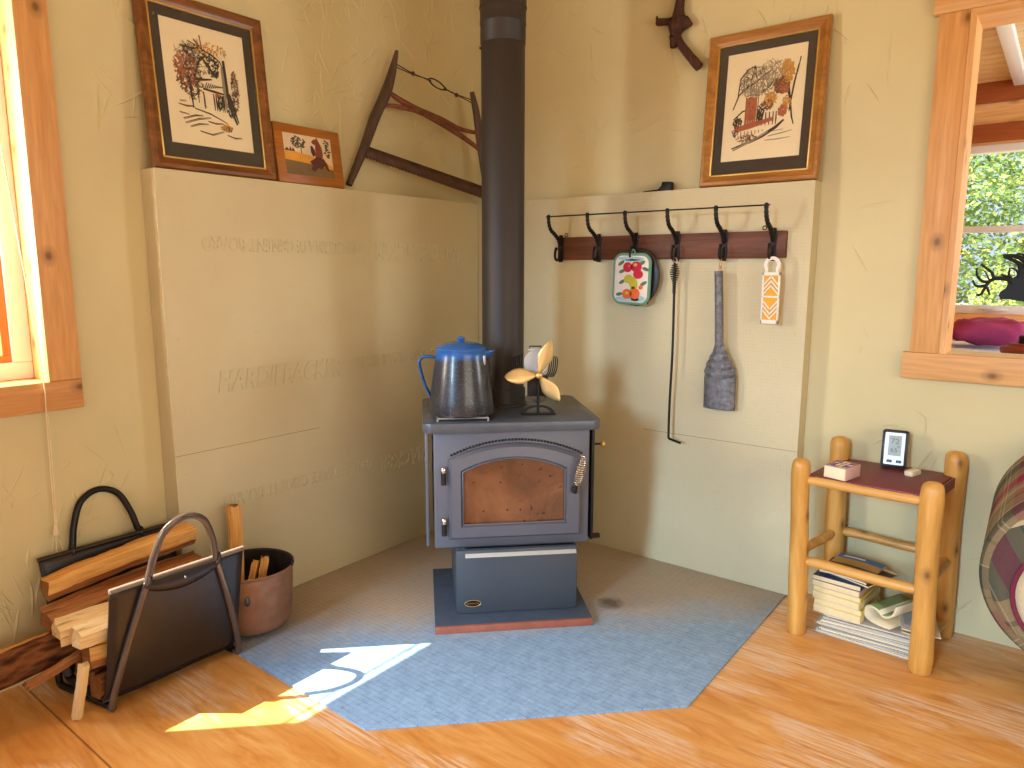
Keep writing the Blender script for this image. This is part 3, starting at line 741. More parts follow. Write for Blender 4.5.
mb = MB(); mb.lathe([(R_ + .012, .0005), (R_ + .012, .008), (R_ + .006, .012), (R_ + .006, .062), (R_ + .002, .066)], M_PIPE, 40, cap0=False, cap1=False); mb.build('flue_collar', pp)

# ------------------------------------------------------------------ coffee pot and trivet
tv = st_world(-.166, -.124, .711)
tr = MB()
for dx in (-.085, .085): tr.tube([(dx, -.09, .0075), (dx, .09, .0075)], .0032, M_TRIVET, 8)
for dy in (-.086, -.03, .03, .086): tr.tube([(-.085, dy, .0085), (.085, dy, .0085)], .0036, M_TRIVET, 8)
for dx in (-.085, .085):
    for dy in (-.086, .086): tr.tube([(dx, dy, .0), (dx, dy, .0085)], .004, M_TRIVET, 8)
tr.bm.transform(Matrix.LocRotScale(tv, Euler(SROT), None))
tag(tr.build('trivet'), 'steel rod trivet lying on the stove top beneath the blue pot', 'trivet')
kz = .711 + .0125
kt = thing('coffee_pot', 'sooty blue enamel coffee pot with strap handle standing on the stove', 'coffee pot', st_world(-.166, -.124, kz), SROT)
mb = MB(); mb.lathe([(.0, 0), (.105, 0), (.113, .004), (.114, .012), (.109, .055), (.102, .11), (.094, .165), (.087, .203), (.0855, .216), (.0875, .222), (.084, .225), (.08, .219)], M_ENAMEL, 48, cap0=False, cap1=False); mb.build('body', kt)
mb = MB(); mb.lathe([(.0885, .222), (.0895, .226), (.086, .230), (.073, .237), (.055, .244), (.034, .248), (.014, .249)], M_BLUE, 40, cap0=False); ld = mb.build('lid', kt)
mb = MB(); mb.lathe([(.010, .248), (.009, .251), (.013, .254), (.0145, .259), (.012, .264), (.004, .266)], M_BLUE, 20); mb.build('lid_knob', ld)
mb = MB(); H = spline([(-.088, 0, .194), (-.124, 0, .196), (-.143, 0, .183), (-.142, 0, .155), (-.128, 0, .102), (-.108, 0, .056)], 8)
mb.tube(H, .012, M_BLUE, 12, flat=(.45, 1.4)); mb.bm.transform(Matrix.Rotation(math.radians(-8), 4, 'Z')); mb.build('handle', kt)
mb = MB()   # pouring lip
mb.grid(lambda u, v: ((.080 + .036 * (1 - abs(2 * u - 1) ** 1.3) * v ** 1.2) * 1.0 * math.cos((u - .5) * .62), (.080 + .030 * (1 - abs(2 * u - 1) ** 1.3) * v ** 1.2) * math.sin((u - .5) * .62), .162 + .058 * v), 10, 6, M_ENAMEL)
mb.bm.transform(Matrix.Rotation(math.radians(-4), 4, 'Z')); mb.build('spout', kt, solid=.002)
for sgn in (1, -1):
    mb = MB(); mb.box((-.006, sgn * .089 - .004, .172), (.006, sgn * .089 + .004, .204), M_SILVER, .002)
    mb.bm.transform(Matrix.Rotation(math.radians(58), 4, 'Z')); mb.build('bail_ear', kt)
mb = MB(); B = [(.112 * math.sin(a) * .98, -.097 * math.cos(a), .195 - .075 * math.sin(a)) for a in [PI * i / 24 for i in range(25)]]
mb.tube(B, .0019, M_STEEL, 6); mb.bm.transform(Matrix.Rotation(math.radians(58), 4, 'Z')); mb.build('bail_wire', kt)

# ------------------------------------------------------------------ heat powered fan
fn = thing('stove_fan', 'small heat powered fan with three brass blades on the stove top', 'fan', st_world(.105, -.125, .711), (0, 0, PI / 4 - .05))
mb = MB(); A = arc(0, 0, .060, 6, 174, 18); Bi = arc(0, 0, .046, 174, 6, 18)
mb.prism([(p[0], p[1] * .55) for p in A] + [(p[0], p[1] * .55) for p in Bi], -.002, .002, M_CAST, 'Y')
mb.box((-.062, -.024, 0), (.062, .024, .004), M_CAST, .002); mb.build('base', fn)
mb = MB(); mb.tube([(0, 0, .003), (0, 0, .136)], .005, M_CAST, 10); mb.prism(arc(0, .075, .042, 200, 340, 12) + arc(0, .083, .036, 340, 200, 12), .022, .028, M_STEEL, 'Y'); mb.box((-.035, .006, .062), (.035, .045, .135), M_CAST, .004); mb.build('post', fn)
mb = MB(); mb.lathe([(.0, .0), (.044, .0), (.044, .006), (.0, .006)], M_SILVER, 28, Matrix.Translation((-.005, .030, .182)) @ Matrix.Rotation(PI / 2, 4, 'X'), cap0=False, cap1=False)
mb.build('generator_disc', fn)
for sgn in (-1, 1):
    for k in range(5):
        mb = MB(); r0 = .046 + .0075 * k; pts = [(sgn * (r0 - .012) - .005, .046 + .003 * k, .124), (sgn * r0 - .005, .046 + .003 * k, .146), (sgn * (r0 + .004) - .005, .046 + .003 * k, .182), (sgn * (r0 + .001) - .005, .046 + .003 * k, .213 - .004 * k)]
        mb.tube(spline(pts, 6), .0042, M_CAST, 8, flat=(.5, 1.6)); mb.build('cooling_fin', fn)
mb = MB(); mb.box((-.036, .02, .224), (.020, .03, .231), M_SILVER, .002); mb.tube([(-.03, .025, .231), (-.03, .025, .239), (.012, .025, .239), (.012, .025, .231)], .0022, M_CAST, 6); mb.build('carry_loop', fn)
hub = V((-.003, -.038, .145))
mb = MB(); mb.tube([hub + V((0, -.012, 0)), hub + V((0, .045, 0))], .007, M_BRASS, 12); mb.ball(hub + V((0, -.010, 0)), .012, M_BRASS, 14, 10, (1, .7, 1)); hb = mb.build('hub', fn)
def blade(ang, L, wd):
    mb = MB(); NU, NV = 14, 8; a = math.radians(ang)
    def fnb(u, v):
        r = .010 + u * (L - .010); hw = wd * (math.sin(PI * min(1, (u * .93 + .07))) ** .62) * (.5 + .5 * min(1, u * 2.2)); q = (v - .5) * 2
        x = r; z = q * hw; y = -.002 - .012 * q * (.4 + .6 * u) + .006 * q * q
        return hub + V((x * math.cos(a) - z * math.sin(a), y, x * math.sin(a) + z * math.cos(a)))
    mb.grid(fnb, NU, NV, M_BLADE)
    mb.build('blade', fn, solid=.0012)
blade(70, .128, .027); blade(183, .118, .027); blade(-52, .118, .026)
# ------------------------------------------------------------------ pictures on the ledges
def strokes(mb, lines, w_, h_, y):
    """brush strokes on paper: lines = (material, width, [(u,v)...]) with u,v in 0..1"""
    for k, (m, wd, pts) in enumerate(lines):
        P = [V((p[0] * w_ - w_ / 2, 0, p[1] * h_)) for p in pts]
        vs = []; fs = []
        for i, p in enumerate(P):
            d = (P[min(i + 1, len(P) - 1)] - P[max(i - 1, 0)]).normalized(); n = V((-d.z, 0, d.x)); t = i / max(1, len(P) - 1)
            hw = wd * .5 * (.45 + .55 * math.sin(PI * (t * .8 + .15)))
            yy = y - .00001 * (k % 40)
            vs += [(p.x + n.x * hw, yy, p.z + n.z * hw), (p.x - n.x * hw, yy, p.z - n.z * hw)]
        for i in range(len(P) - 1): fs.append([2 * i, 2 * i + 1, 2 * i + 3, 2 * i + 2])
        mb.add(vs, fs, m)
def scribble(rnd, m, wd, cx, cy, rx, ry, n, L=.03, ang=None):
    out = []
    for _ in range(n):
        a = rnd.uniform(0, 2 * PI); r = math.sqrt(rnd.random()); x, y = cx + rx * r * math.cos(a), cy + ry * r * math.sin(a)
        b = rnd.uniform(0, PI) if ang is None else rnd.gauss(ang, .4); l = L * rnd.uniform(.5, 1.3); c = rnd.uniform(-.3, .3)
        out.append((m, wd * rnd.uniform(.5, 1.4), [(x - l * math.cos(b), y - l * math.sin(b)), (x + l * c * math.sin(b) * .5, y - l * c * math.cos(b) * .5), (x + l * math.cos(b), y + l * math.sin(b))]))
    return out
def house_print():
    r = random.Random(4); L = []
    L += scribble(r, M_INKGRY, 0.0048, .30, .70, .20, .18, 68, .03)
    L += scribble(r, M_INKRED, 0.0056, .24, .62, .14, .17, 119, .022); L += scribble(r, M_INKBR, 0.0048, .27, .58, .17, .22, 187, .022)
    L += scribble(r, M_INK, 0.0036, .30, .52, .15, .20, 153, .022); L += scribble(r, M_INK, 0.0040, .36, .80, .16, .07, 85, .025); L += scribble(r, M_INKOCH, 0.0048, .56, .86, .24, .07, 85, .02)
    L += scribble(r, M_INK, 0.0048, .60, .70, .09, .11, 102, .022); L += scribble(r, M_INKBR, 0.0040, .88, .50, .05, .20, 102, .016); L += scribble(r, M_INK, 0.0032, .87, .48, .05, .20, 85, .014)
    for p in ([(.38, .93), (.48, .84), (.60, .81), (.70, .76), (.74, .68)], [(.30, .90), (.44, .86)], [(.46, .98), (.48, .85)], [(.20, .84), (.36, .83), (.46, .86)], [(.52, .80), (.44, .72)]): L.append((M_INK, .007, p))
    L.append((M_INK, .016, [(.75, .78), (.755, .6), (.76, .45), (.79, .3), (.86, .14)])); L.append((M_INKGRY, .014, [(.72, .7), (.725, .5), (.73, .28)])); L.append((M_INK, .010, [(.79, .45), (.83, .32), (.88, .16)]))
    L.append((M_INK, .009, [(.27, .55), (.28, .40), (.29, .24)]))
    # gabled house
    L += [(M_INK, .009, [(.34, .55), (.44, .75), (.46, .77)]), (M_INK, .012, [(.46, .77), (.54, .68), (.64, .58)]), (M_INK, .010, [(.34, .53), (.45, .54), (.57, .56)]), (M_INK, .005, [(.36, .52), (.37, .38), (.37, .30)]), (M_INK, .005, [(.48, .60), (.50, .63), (.51, .60)])]
    for i in range(9): L.append((M_INK, .007, [(.46 + .028 * i, .45 + .006 * i), (.50 + .027 * i, .52 - .002 * i)]))
    L.append((M_INK, .010, [(.44, .45), (.60, .44), (.76, .43)]))
    for x in (.44, .57, .60, .63, .70, .73): L.append((M_INK, .007, [(x, .42), (x + .005, .33), (x + .004, .25)]))
    L += scribble(r, M_INK, 0.0048, .66, .34, .05, .08, 78, .018, PI / 2); L += scribble(r, M_INK, 0.0048, .80, .30, .06, .10, 78, .02, PI / 2); L += scribble(r, M_INKRED, 0.0048, .63, .41, .03, .02, 20, .014)
    L.append((M_INK, .005, [(.44, .36), (.44, .28), (.47, .27)]))
    for p in ([(.30, .24), (.50, .21), (.72, .14)], [(.10, .18), (.22, .17)], [(.14, .12), (.30, .17), (.40, .18)], [(.16, .08), (.34, .14), (.50, .17)], [(.22, .05), (.34, .09), (.46, .10)], [(.30, .26), (.20, .25), (.10, .26)], [(.46, .13), (.56, .12), (.66, .13)], [(.34, .02), (.50, .0), (.66, .05)], [(.70, .02), (.80, .0), (.90, .01)], [(.12, .29), (.20, .30)]): L.append((M_INKBR, .0045, p)); L.append((M_INK, .0028, [(a + .01, b - .008) for a, b in p]))
    L += scribble(r, M_INKOCH, 0.0048, .70, .09, .08, .03, 44, .02); L += scribble(r, M_INK, 0.0032, .72, .08, .07, .03, 40, .016)
    return [(m, wd * .8, [(.03 + p[0] * .92, .11 + p[1] * .83) for p in pts]) for m, wd, pts in L]
def church_print():
    r = random.Random(9); L = []
    L += scribble(r, M_INKGRY, 0.0036, .42, .72, .26, .17, 221, .03); L += scribble(r, M_INK, 0.0024, .36, .72, .22, .17, 153, .028); L += scribble(r, M_INKGRY, 0.0032, .62, .82, .2, .12, 102, .03)
    L += scribble(r, M_INKOCH, 0.0072, .80, .78, .09, .13, 153, .022); L += scribble(r, M_INKBR, 0.0064, .72, .66, .09, .09, 153, .02); L += scribble(r, M_INKRED, 0.0064, .76, .62, .08, .06, 85, .02)
    L += scribble(r, M_INKOCH, 0.0064, .60, .52, .08, .07, 85, .02); L += scribble(r, M_INKBR, 0.0048, .56, .46, .09, .05, 85, .02); L += scribble(r, M_INKRED, 0.0064, .77, .38, .06, .06, 85, .018); L += scribble(r, M_INKOCH, 0.0048, .82, .45, .06, .08, 68, .02)
    # steeple and brick tower
    for x in (.275, .30, .325, .35, .375, .40): L.append((M_INKRED, .011, [(x, .56), (x + .002, .42), (x, .27)]))
    L += scribble(r, M_INKBR, 0.0032, .34, .42, .07, .14, 85, .014)
    L += [(M_INK, .005, [(.26, .58), (.34, .59), (.43, .58)]), (M_INK, .004, [(.26, .57), (.262, .40), (.26, .26)]), (M_INK, .004, [(.43, .57), (.43, .40), (.43, .26)]), (M_INK, .004, [(.31, .60), (.315, .75)]), (M_INK, .004, [(.39, .60), (.385, .75)]), (M_INK, .006, [(.31, .75), (.35, .89)]), (M_INK, .006, [(.39, .75), (.352, .89)]), (M_INK, .008, [(.345, .70), (.352, .72)]), (M_INK, .004, [(.30, .67), (.40, .68)]), (M_INK, .006, [(.30, .50), (.34, .53), (.38, .50)])]
    for p in ([(.08, .45), (.15, .60), (.24, .66), (.36, .72)], [(.14, .60), (.16, .78), (.26, .87), (.36, .90)], [(.10, .34), (.22, .42), (.34, .44)], [(.20, .66), (.34, .70), (.48, .78), (.60, .84)], [(.44, .46), (.52, .40), (.50, .30)], [(.48, .60), (.58, .66), (.64, .74)]): L.append((M_INK, .0075, p))
    for p in ([(.82, .70), (.86, .50), (.90, .30), (.93, .22)], [(.94, .84), (.90, .66), (.87, .46), (.86, .36)], [(.80, .64), (.86, .48)], [(.96, .92), (.93, .76)]): L.append((M_INK, .008, p))
    L += scribble(r, M_INK, 0.0048, .16, .30, .06, .05, 61, .02); L += scribble(r, M_INK, 0.0040, .46, .36, .04, .08, 61, .018, PI / 2)
    for x in (.46, .50, .55, .60, .65, .69): L.append((M_INK, .006, [(x, .38), (x + .004, .30), (x, .24)]))
    for k in range(5): L.append((M_INKRED, .006, [(.12, .20 + .012 * k), (.35, .23 + .012 * k), (.66, .29 + .008 * k)]))
    for k in range(7): L.append((M_INKBR, .005, [(.22 + .05 * k, .20), (.22 + .05 * k, .12 + .01 * k)]))
    L += [(M_INK, .016, [(.34, .07), (.52, .13), (.70, .21), (.80, .28)]), (M_INK, .008, [(.10, .02), (.34, .08), (.52, .14)]), (M_INKGRY, .010, [(.12, .0), (.36, .08), (.60, .17)])]
    for p in ([(.60, .12), (.78, .14), (.92, .16)], [(.56, .08), (.74, .08), (.90, .09)], [(.66, .17), (.80, .18)]): L.append((M_INKGRY, .0055, p))
    L += scribble(r, M_INKBR, 0.0032, .30, .12, .14, .04, 68, .02); L += scribble(r, M_INK, 0.0032, .14, .20, .05, .05, 34, .02)
    return [(m, wd * .8, [(.04 + p[0] * .92, .10 + p[1] * .85) for p in pts]) for m, wd, pts in L]
def framed(label, W_, H_, mat_m, lines, loc, rot, fw=.036, mg=.036, mb_top=.052, white_edge=False):
    t = thing('picture_frame', label, 'framed picture', loc, rot, 'framed prints on the ledges')
    mb = MB(); x = W_ / 2
    prof = [(0, 0), (0, -.020), (.004, -.025), (.014, -.026), (.024, -.019), (.030, -.017), (fw, -.015), (fw, -.004), (fw, 0)]   # inward offset, height towards the viewer
    cs = [(-x, 0), (x, 0), (x, H_), (-x, H_)]; sg = [(1, 1), (-1, 1), (-1, -1), (1, -1)]; n = len(prof); vs = []
    for (cx, cz), (sx, sz) in zip(cs, sg): vs += [(cx + sx * a, y, cz + sz * a) for a, y in prof]
    fs = []
    for k in range(4):
        l = (k + 1) % 4
        for i in range(n - 1): fs.append([k * n + i, l * n + i, l * n + i + 1, k * n + i + 1])
    mb.add(vs, fs, mat_m); mb.box((-x + .005, -.003, .005), (x - .005, 0, H_ - .005), M_CAST); mb.build('frame', t, angle=20)
    mb = MB(); b = fw - .001; g = .006
    for lo, hi in (((-x + b, b), (x - b, b + g)), ((-x + b, H_ - b - g), (x - b, H_ - b)), ((-x + b, b), (-x + b + g, H_ - b)), ((x - b - g, b), (x - b, H_ - b))):
        mb.box((lo[0], -.0155, lo[1]), (hi[0], -.006, hi[1]), M_GOLD, .001)
    mb.build('gilt_liner', t)
    mb = MB(); b = fw + .002
    for a0, b0, c0, d0 in rect_holes(-x + b, x - b, b, H_ - b, [(-x + fw + mg, x - fw - mg, fw + mb_top, H_ - fw - mg)]): mb.box((a0, -.009, c0), (b0, -.007, d0), M_MAT)
    mb.build('mat_board', t)
    pw = W_ - 2 * fw - 2 * mg; ph = H_ - 2 * fw - mg - mb_top
    mb = MB(); mb.box((-pw / 2 - .005, -.0068, fw + mb_top - .005), (pw / 2 + .005, -.006, fw + mb_top + ph + .005), M_PAPER); pr = mb.build('print', t)
    mb = MB(); strokes(mb, lines, pw, ph, -.0072)
    for v in mb.bm.verts: v.co.z += fw + mb_top
    mb.build('ink_drawing', pr, recalc=False)
    mb = MB(); mb.box((-x + fw, -.0105, fw), (x - fw, -.0095, H_ - fw), M_PGLASS); mb.build('glass', t)
    return t
M_PGLASS = mat_glass('picture_glass', (1, 1, 1, 1), .035)
LEDGE = 1.5245
framed('brown framed ink print of a gabled house under autumn trees', .432, .545, M_FRAME, house_print(), (.060, -1.385, LEDGE), (math.radians(-5.5), 0, PI / 2))
framed('gilt-edged oak framed print of a street with a brick church tower', .428, .545, M_FRAME2, church_print(), (1.402, -.058, LEDGE + .002), (math.radians(-5), 0, 0))
# small plaque with a bear
pq = thing('wooden_plaque', 'small wooden plaque with a painted brown bear, leaning beside the saw', 'plaque', (.052, -1.004, LEDGE), (math.radians(-8), 0, PI / 2))
mb = MB(); mb.box((-.148, -.020, 0), (.148, 0, .215), M_PLAQUE, .006); mb.build('board', pq)
mb = MB(); yb = -.0205
M_PSKY = plain('painted_pale_sky', (226, 204, 170), .6); M_PFIELD = plain('painted_gold_field', (222, 160, 56), .6, 0, .15); M_PGRASS = plain('painted_olive_ground', (124, 100, 62), .6, 0, .2)
M_PBEAR = plain('painted_bear_brown', (134, 66, 44), .6, 0, .15); M_PBEAR2 = plain('painted_bear_dark', (92, 46, 40), .6, 0, .2); M_PTREE = plain('painted_tree_green', (78, 78, 46), .6, 0, .2)
def flat(poly, m, k): mb.add([(p[0], yb - .00012 * k, p[1]) for p in poly], [list(range(len(poly)))], m)
flat([(-.112, .032), (.100, .032), (.100, .180), (-.112, .180)], M_PSKY, 0)
flat([(-.112, .055), (.100, .055), (.100, .075), (.06, .095), (.0, .108), (-.06, .116), (-.112, .114)], M_PFIELD, 1)
flat([(-.112, .032), (.100, .032), (.100, .064), (.0, .078), (-.112, .084)], M_PGRASS, 2)
rnd = random.Random(3)
for k in range(60):
    a = rnd.uniform(0, 6.28); r = rnd.random() ** .5; cx, cz = -.048 + .030 * r * math.cos(a), .152 + .022 * r * math.sin(a)
    flat([(cx + .006 * math.cos(b), cz + .003 * math.sin(b)) for b in (0, 1.3, 2.6, 3.9, 5.2)], M_PTREE, 3 + k * .02)
flat([(-.040, .112), (-.036, .112), (-.038, .15), (-.041, .15)], M_PTREE, 3)
for k in range(26):
    cx, cz = .078 + rnd.uniform(-.010, .014) , .110 + k * .0025
    flat([(cx + .006 * math.cos(b), cz + .003 * math.sin(b)) for b in (0, 1.3, 2.6, 3.9, 5.2)], M_PTREE, 3 + k * .02)
flat([(-.112, .116), (-.10, .128), (-.09, .118), (-.086, .134), (-.078, .118), (-.074, .132), (-.066, .116)], M_PBEAR2, 3)
flat([(.022, .100), (.052, .096), (.058, .120), (.054, .146), (.044, .165), (.036, .176), (.030, .172), (.020, .170), (.010, .160), (.014, .154), (.026, .150), (.024, .125)], M_PBEAR, 5)
flat([(.031, .172), (.036, .180), (.040, .171)], M_PBEAR2, 6)
flat([(.004, .144), (.012, .146), (.022, .132), (.024, .112), (.012, .106), (.004, .122)], M_PBEAR2, 5)
flat([(.012, .096), (.030, .108), (.058, .104), (.072, .086), (.082, .058), (.070, .060), (.058, .074), (.046, .062), (.030, .066), (.012, .050), (-.004, .058), (.006, .074), (-.006, .086)], M_PBEAR2, 6)
mb.build('painting', pq, recalc=False)

# ------------------------------------------------------------------ old bow saw
A_ = V((.040, -.8, 0)); Nn = V((.77, -.13, 0)).normalized()
def sw(u, v, off=0): return onp(u, v, A_ + Nn * off, Nn)
sa = thing('bow_saw', 'old wooden bow saw leaning above the tan board beside the stovepipe', 'saw', sw(350, 187))
def limb(mb, pix, radii, m, flat_):
    mb.tube(spline([sw(*p) for p in pix], 6), [r for a, b in zip(radii, radii[1:]) for r in [a + (b - a) * k / 6 for k in range(6)]] + [radii[-1]], m, 12, flat=flat_)
mb = MB(); limb(mb, [(349, 185), (356, 168), (364, 148), (374, 120), (386, 92), (392, 72), (397, 51)], [.016, .021, .024, .028, .029, .022, .009], M_SAWWOOD, (.7, 1)); mb.build('handle_arm', sa, world=True, jitter=.0015)
mb = MB(); limb(mb, [(472, 92), (475, 106), (478, 124), (480, 142), (483, 165), (487, 195)], [.012, .018, .020, .021, .019, .015], M_SAWWOOD, (.7, 1)); mb.build('far_arm', sa, world=True, jitter=.0015)
for pix, rr in (([(389, 92), (400, 100), (418, 110), (440, 119), (460, 129), (477, 133)], [.009, .015, .017, .015, .013, .010]), ([(386, 105), (400, 107), (420, 112), (442, 124), (464, 138), (480, 150)], [.009, .013, .015, .015, .014, .011])):
    mb = MB(); limb(mb, pix, rr, M_SAWRED, (.8, .8)); mb.build('stretcher', sa, world=True)
mb = MB(); P = [sw(366, 145), sw(488, 187), sw(488, 201)]
nt_ = 84; lo0, lo1 = sw(365, 158), sw(488, 201); up0, up1 = sw(367, 146), sw(488, 188); vs = []; fs = []
for i in range(nt_ + 1):
    t = i / nt_; a = up0.lerp(up1, t); b = lo0.lerp(lo1, t); b2 = b + (a - b).normalized() * (.0 if i % 2 else .0065); vs += [a, b2]
for i in range(nt_): fs.append([2 * i, 2 * i + 1, 2 * i + 3, 2 * i + 2])
mb.add(vs, fs, M_STEELRUST); mb.build('blade', sa, world=True, solid=.0025)
mb = MB()
for d in (-1.5, 1.5): mb.tube([sw(397, 66 + d), sw(413, 74 + d * .3), sw(424, 78)], .0026, M_STEEL, 6)
mb.ball(sw(413, 73.5), .009, M_STEELRUST, 10, 8); mb.tube([sw(424, 78), sw(431, 81)], .0035, M_STEEL, 6); mb.build('tension_wire', sa, world=True)
mb = MB(); mb.tube([sw(444, 88.5), sw(455, 94)], .0035, M_STEEL, 6)
for d in (-1.5, 1.5): mb.tube([sw(455, 94), sw(462, 97 + d * .4), sw(473, 102 + d)], .0026, M_STEEL, 6)
mb.ball(sw(456.5, 95), .009, M_STEELRUST, 10, 8); mb.build('tension_wire', sa, world=True)
mb = MB()
for d in (-1, 1): mb.tube(spline([sw(428, 79), sw(433, 82 + d * 3.2), sw(440, 86 + d * 3.2), sw(447, 90)], 6), .0032, M_CAST, 8)
mb.build('turnbuckle', sa, world=True)

# ------------------------------------------------------------------ branch and iron piece on the back wall
def wp(u, v, y=-.03): return ony(u, v, y)
mb = MB()
mb.tube(spline([wp(684, -18), wp(681, 0), wp(679, 14), wp(677, 26), wp(675, 36)], 6), [.018, .017, .017, .017, .017, .018, .017, .017, .018, .018, .019, .020, .022, .023, .024, .026, .029, .032, .033, .032, .029, .025, .022, .020, .018], M_BRANCH, 12)
mb.tube(spline([wp(675, 30), wp(680, 42), wp(688, 53), wp(699, 67)], 6), [.019, .018, .017, .016, .015, .015, .015, .015, .015, .015, .015, .016, .016, .016, .016, .017, .017, .017, .017], M_BRANCH, 12)
mb.tube(spline([wp(672, 22), wp(664, 22), wp(657, 22)], 5), [.018, .015, .013, .013, .013, .013, .013, .013, .014, .013, .012], M_BRANCH, 10)
mb.tube([wp(658, 22), wp(657, 19), wp(657, 16)], [.008, .006, .003], M_BRANCH, 8)
mb.tube([wp(680, 22), wp(686, 23), wp(692, 24)], [.028, .024, .006], M_BRANCH, 7)
mb.tube([wp(675, 38), wp(674, 43), wp(674, 47)], [.018, .015, .013], M_BRANCH, 10)
mb.tube(spline([wp(673, 34), wp(670.5, 36), wp(671, 39), wp(673, 40)], 5), .004, M_BRANCH, 8)
tag(mb.build('branch', jitter=.004), 'dark gnarled tree branch hanging on the plaster wall above the coat hooks', 'branch')
mb = MB(); a = lambda u, v: (ony(u, v, -.045).x, ony(u, v, -.045).z)
base_z = LEDGE + .002; xa = a(644, 187)[0]; xb = a(672.5, 183)[0]; k = (xb - xa) / 28.5
mb.prism([(xa, base_z), (xb, base_z), (xb - .001, base_z + .030), (xb - .002, base_z + .034), (xb - .040, base_z + .036), (xb - .044, base_z + .020), (xb - .058, base_z + .008), (xa, base_z + .004)], -.056, -.030, M_CAST, 'Y', bev=.002)
tag(mb.build('iron_wedge'), 'small black iron wedge lying on the ledge left of the church print'.replace(' left of', ' near'), 'iron piece')
# ------------------------------------------------------------------ coat hook rail
RY = -BY - .020
cr_ = thing('coat_rack', 'dark oak rail with six black iron hooks joined by a thin rod', 'coat rack', (1.045, -BY, 1.258))
mb = MB(); mb.box((.558, RY, 1.260), (1.532, -BY - .0003, 1.356), M_RACK, .004); mb.build('rail', cr_, world=True)
HX = [.578, .769, .941, 1.120, 1.309, 1.489]
def hook(x):
    mb = MB(); y = RY
    mb.prism([(x - .012, 1.262), (x - .009, 1.250), (x + .009, 1.250), (x + .012, 1.262), (x + .009, 1.31), (x + .013, 1.345), (x + .008, 1.366), (x - .008, 1.366), (x - .013, 1.345), (x - .009, 1.31)], y - .006, y - .0002, M_CAST, 'Y', bev=.0015)
    P = spline([(x, y - .004, 1.318), (x, y - .022, 1.345), (x, y - .050, 1.366), (x, y - .078, 1.382), (x, y - .094, 1.408), (x, y - .098, 1.436)], 6)
    mb.tube(P, [.0075 + .0022 * abs(math.sin(i * 1.05)) - .0018 * i / len(P) for i in range(len(P))], M_CAST, 10)
    mb.ball((x, y - .098, 1.438), .0085, M_CAST, 12, 8)
    for k in range(5): q = P[8 + 3 * k]; mb.ball(q + V((0, .0, .007)), .0045, M_CAST, 8, 6)
    L = spline([(x, y - .004, 1.300), (x, y - .012, 1.272), (x, y - .030, 1.258), (x, y - .045, 1.268), (x, y - .046, 1.292), (x, y - .040, 1.304)], 6)
    mb.tube(L, .0055, M_CAST, 8); mb.ball((x, y - .039, 1.306), .0075, M_CAST, 10, 8)
    return mb.build('hook', cr_, world=True)
h0 = hook(HX[0])
for x in HX[1:]:
    o = h0.copy(); COL.objects.link(o); o.parent = cr_; o.location.x += x - HX[0]
mb = MB(); mb.tube([(HX[0] - .012, RY - .098, 1.438), (HX[-1] + .012, RY - .098, 1.438)], .0028, M_CAST, 8); mb.build('rod', cr_, world=True)
for x in (.60, 1.452):
    mb = MB(); mb.tube([(x + .007 * math.cos(a), RY + .006, 1.367 + .007 * math.sin(a)) for a in [2 * PI * k / 14 for k in range(14)]], .0018, M_CAST, 6, closed=True); mb.build('hanging_eye', cr_, world=True)

# pot holder and the black round pad behind it, on the third hook
x = HX[2]; yh = RY - .034
ph = thing('pot_holder', 'quilted pot holder printed with apples, pears and oranges, hanging on the third hook', 'pot holder', (x, yh - .003, 1.08), (0, math.radians(1.5), 0))
mb = MB(); out = rrect(-.073, .084, .006, .198, .034, 6); mb.prism(out, -.012, -.002, M_CLOTHW, 'Y', bev=.003); mb.build('quilt', ph)
mb = MB(); mb.tube([(p[0], -.007, p[1]) for p in out], .0068, M_TEAL, 8, closed=True); mb.build('binding', ph)
mb = MB(); mb.tube(spline([(-.006, -.006, .198), (.0, -.006, .212), (.006, -.006, .219), (.012, -.006, .212), (.018, -.006, .198)], 5), .0028, M_TEAL, 6); mb.build('hanging_loop', ph)
mb = MB(); yy = -.0125
def blob(cx, cz, rx, rz, m, k=0, rot=0): mb.add([(cx + rx * math.cos(a) * math.cos(rot) - rz * math.sin(a) * math.sin(rot), yy - .00015 * k, cz + rx * math.cos(a) * math.sin(rot) + rz * math.sin(a) * math.cos(rot)) for a in [2 * PI * i / 18 for i in range(18)]], [list(range(18))], m)
blob(-.0, .182, .060, .008, M_SKYBL); blob(.018, .174, .048, .006, M_SKYBL); blob(-.01, .022, .055, .010, M_SKYBL); blob(.04, .025, .032, .012, M_SKYBL)
for cx, cz, ro in ((-.042, .164, .6), (.068, .142, -.3), (-.036, .132, .4), (-.034, .090, .5), (.030, .116, -.7), (-.045, .040, .2), (.062, .086, .5), (.004, .084, -.8), (.05, .165, .5)): blob(cx, cz, .016, .007, M_LEAFP, 1, ro)
blob(-.012, .148, .021, .020, M_RED, 2); blob(.027, .150, .024, .022, M_RED, 2); blob(.036, .121, .022, .018, M_RED, 3); blob(-.006, .153, .006, .005, M_ORANGE, 4); blob(.022, .158, .008, .006, M_PEAR, 4)
blob(-.008, .102, .020, .016, M_PEAR, 3, .5); blob(.016, .086, .019, .026, M_PEAR, 4, .4); blob(.016, .060, .012, .012, M_PEAR, 4)
blob(-.010, .042, .022, .020, M_ORANGE, 5); blob(.026, .044, .021, .022, M_ORANGE, 5); blob(-.01, .046, .008, .006, M_PEAR, 6); blob(.05, .07, .010, .008, M_ORANGE, 3)
mb.build('fruit_print', ph, recalc=False)
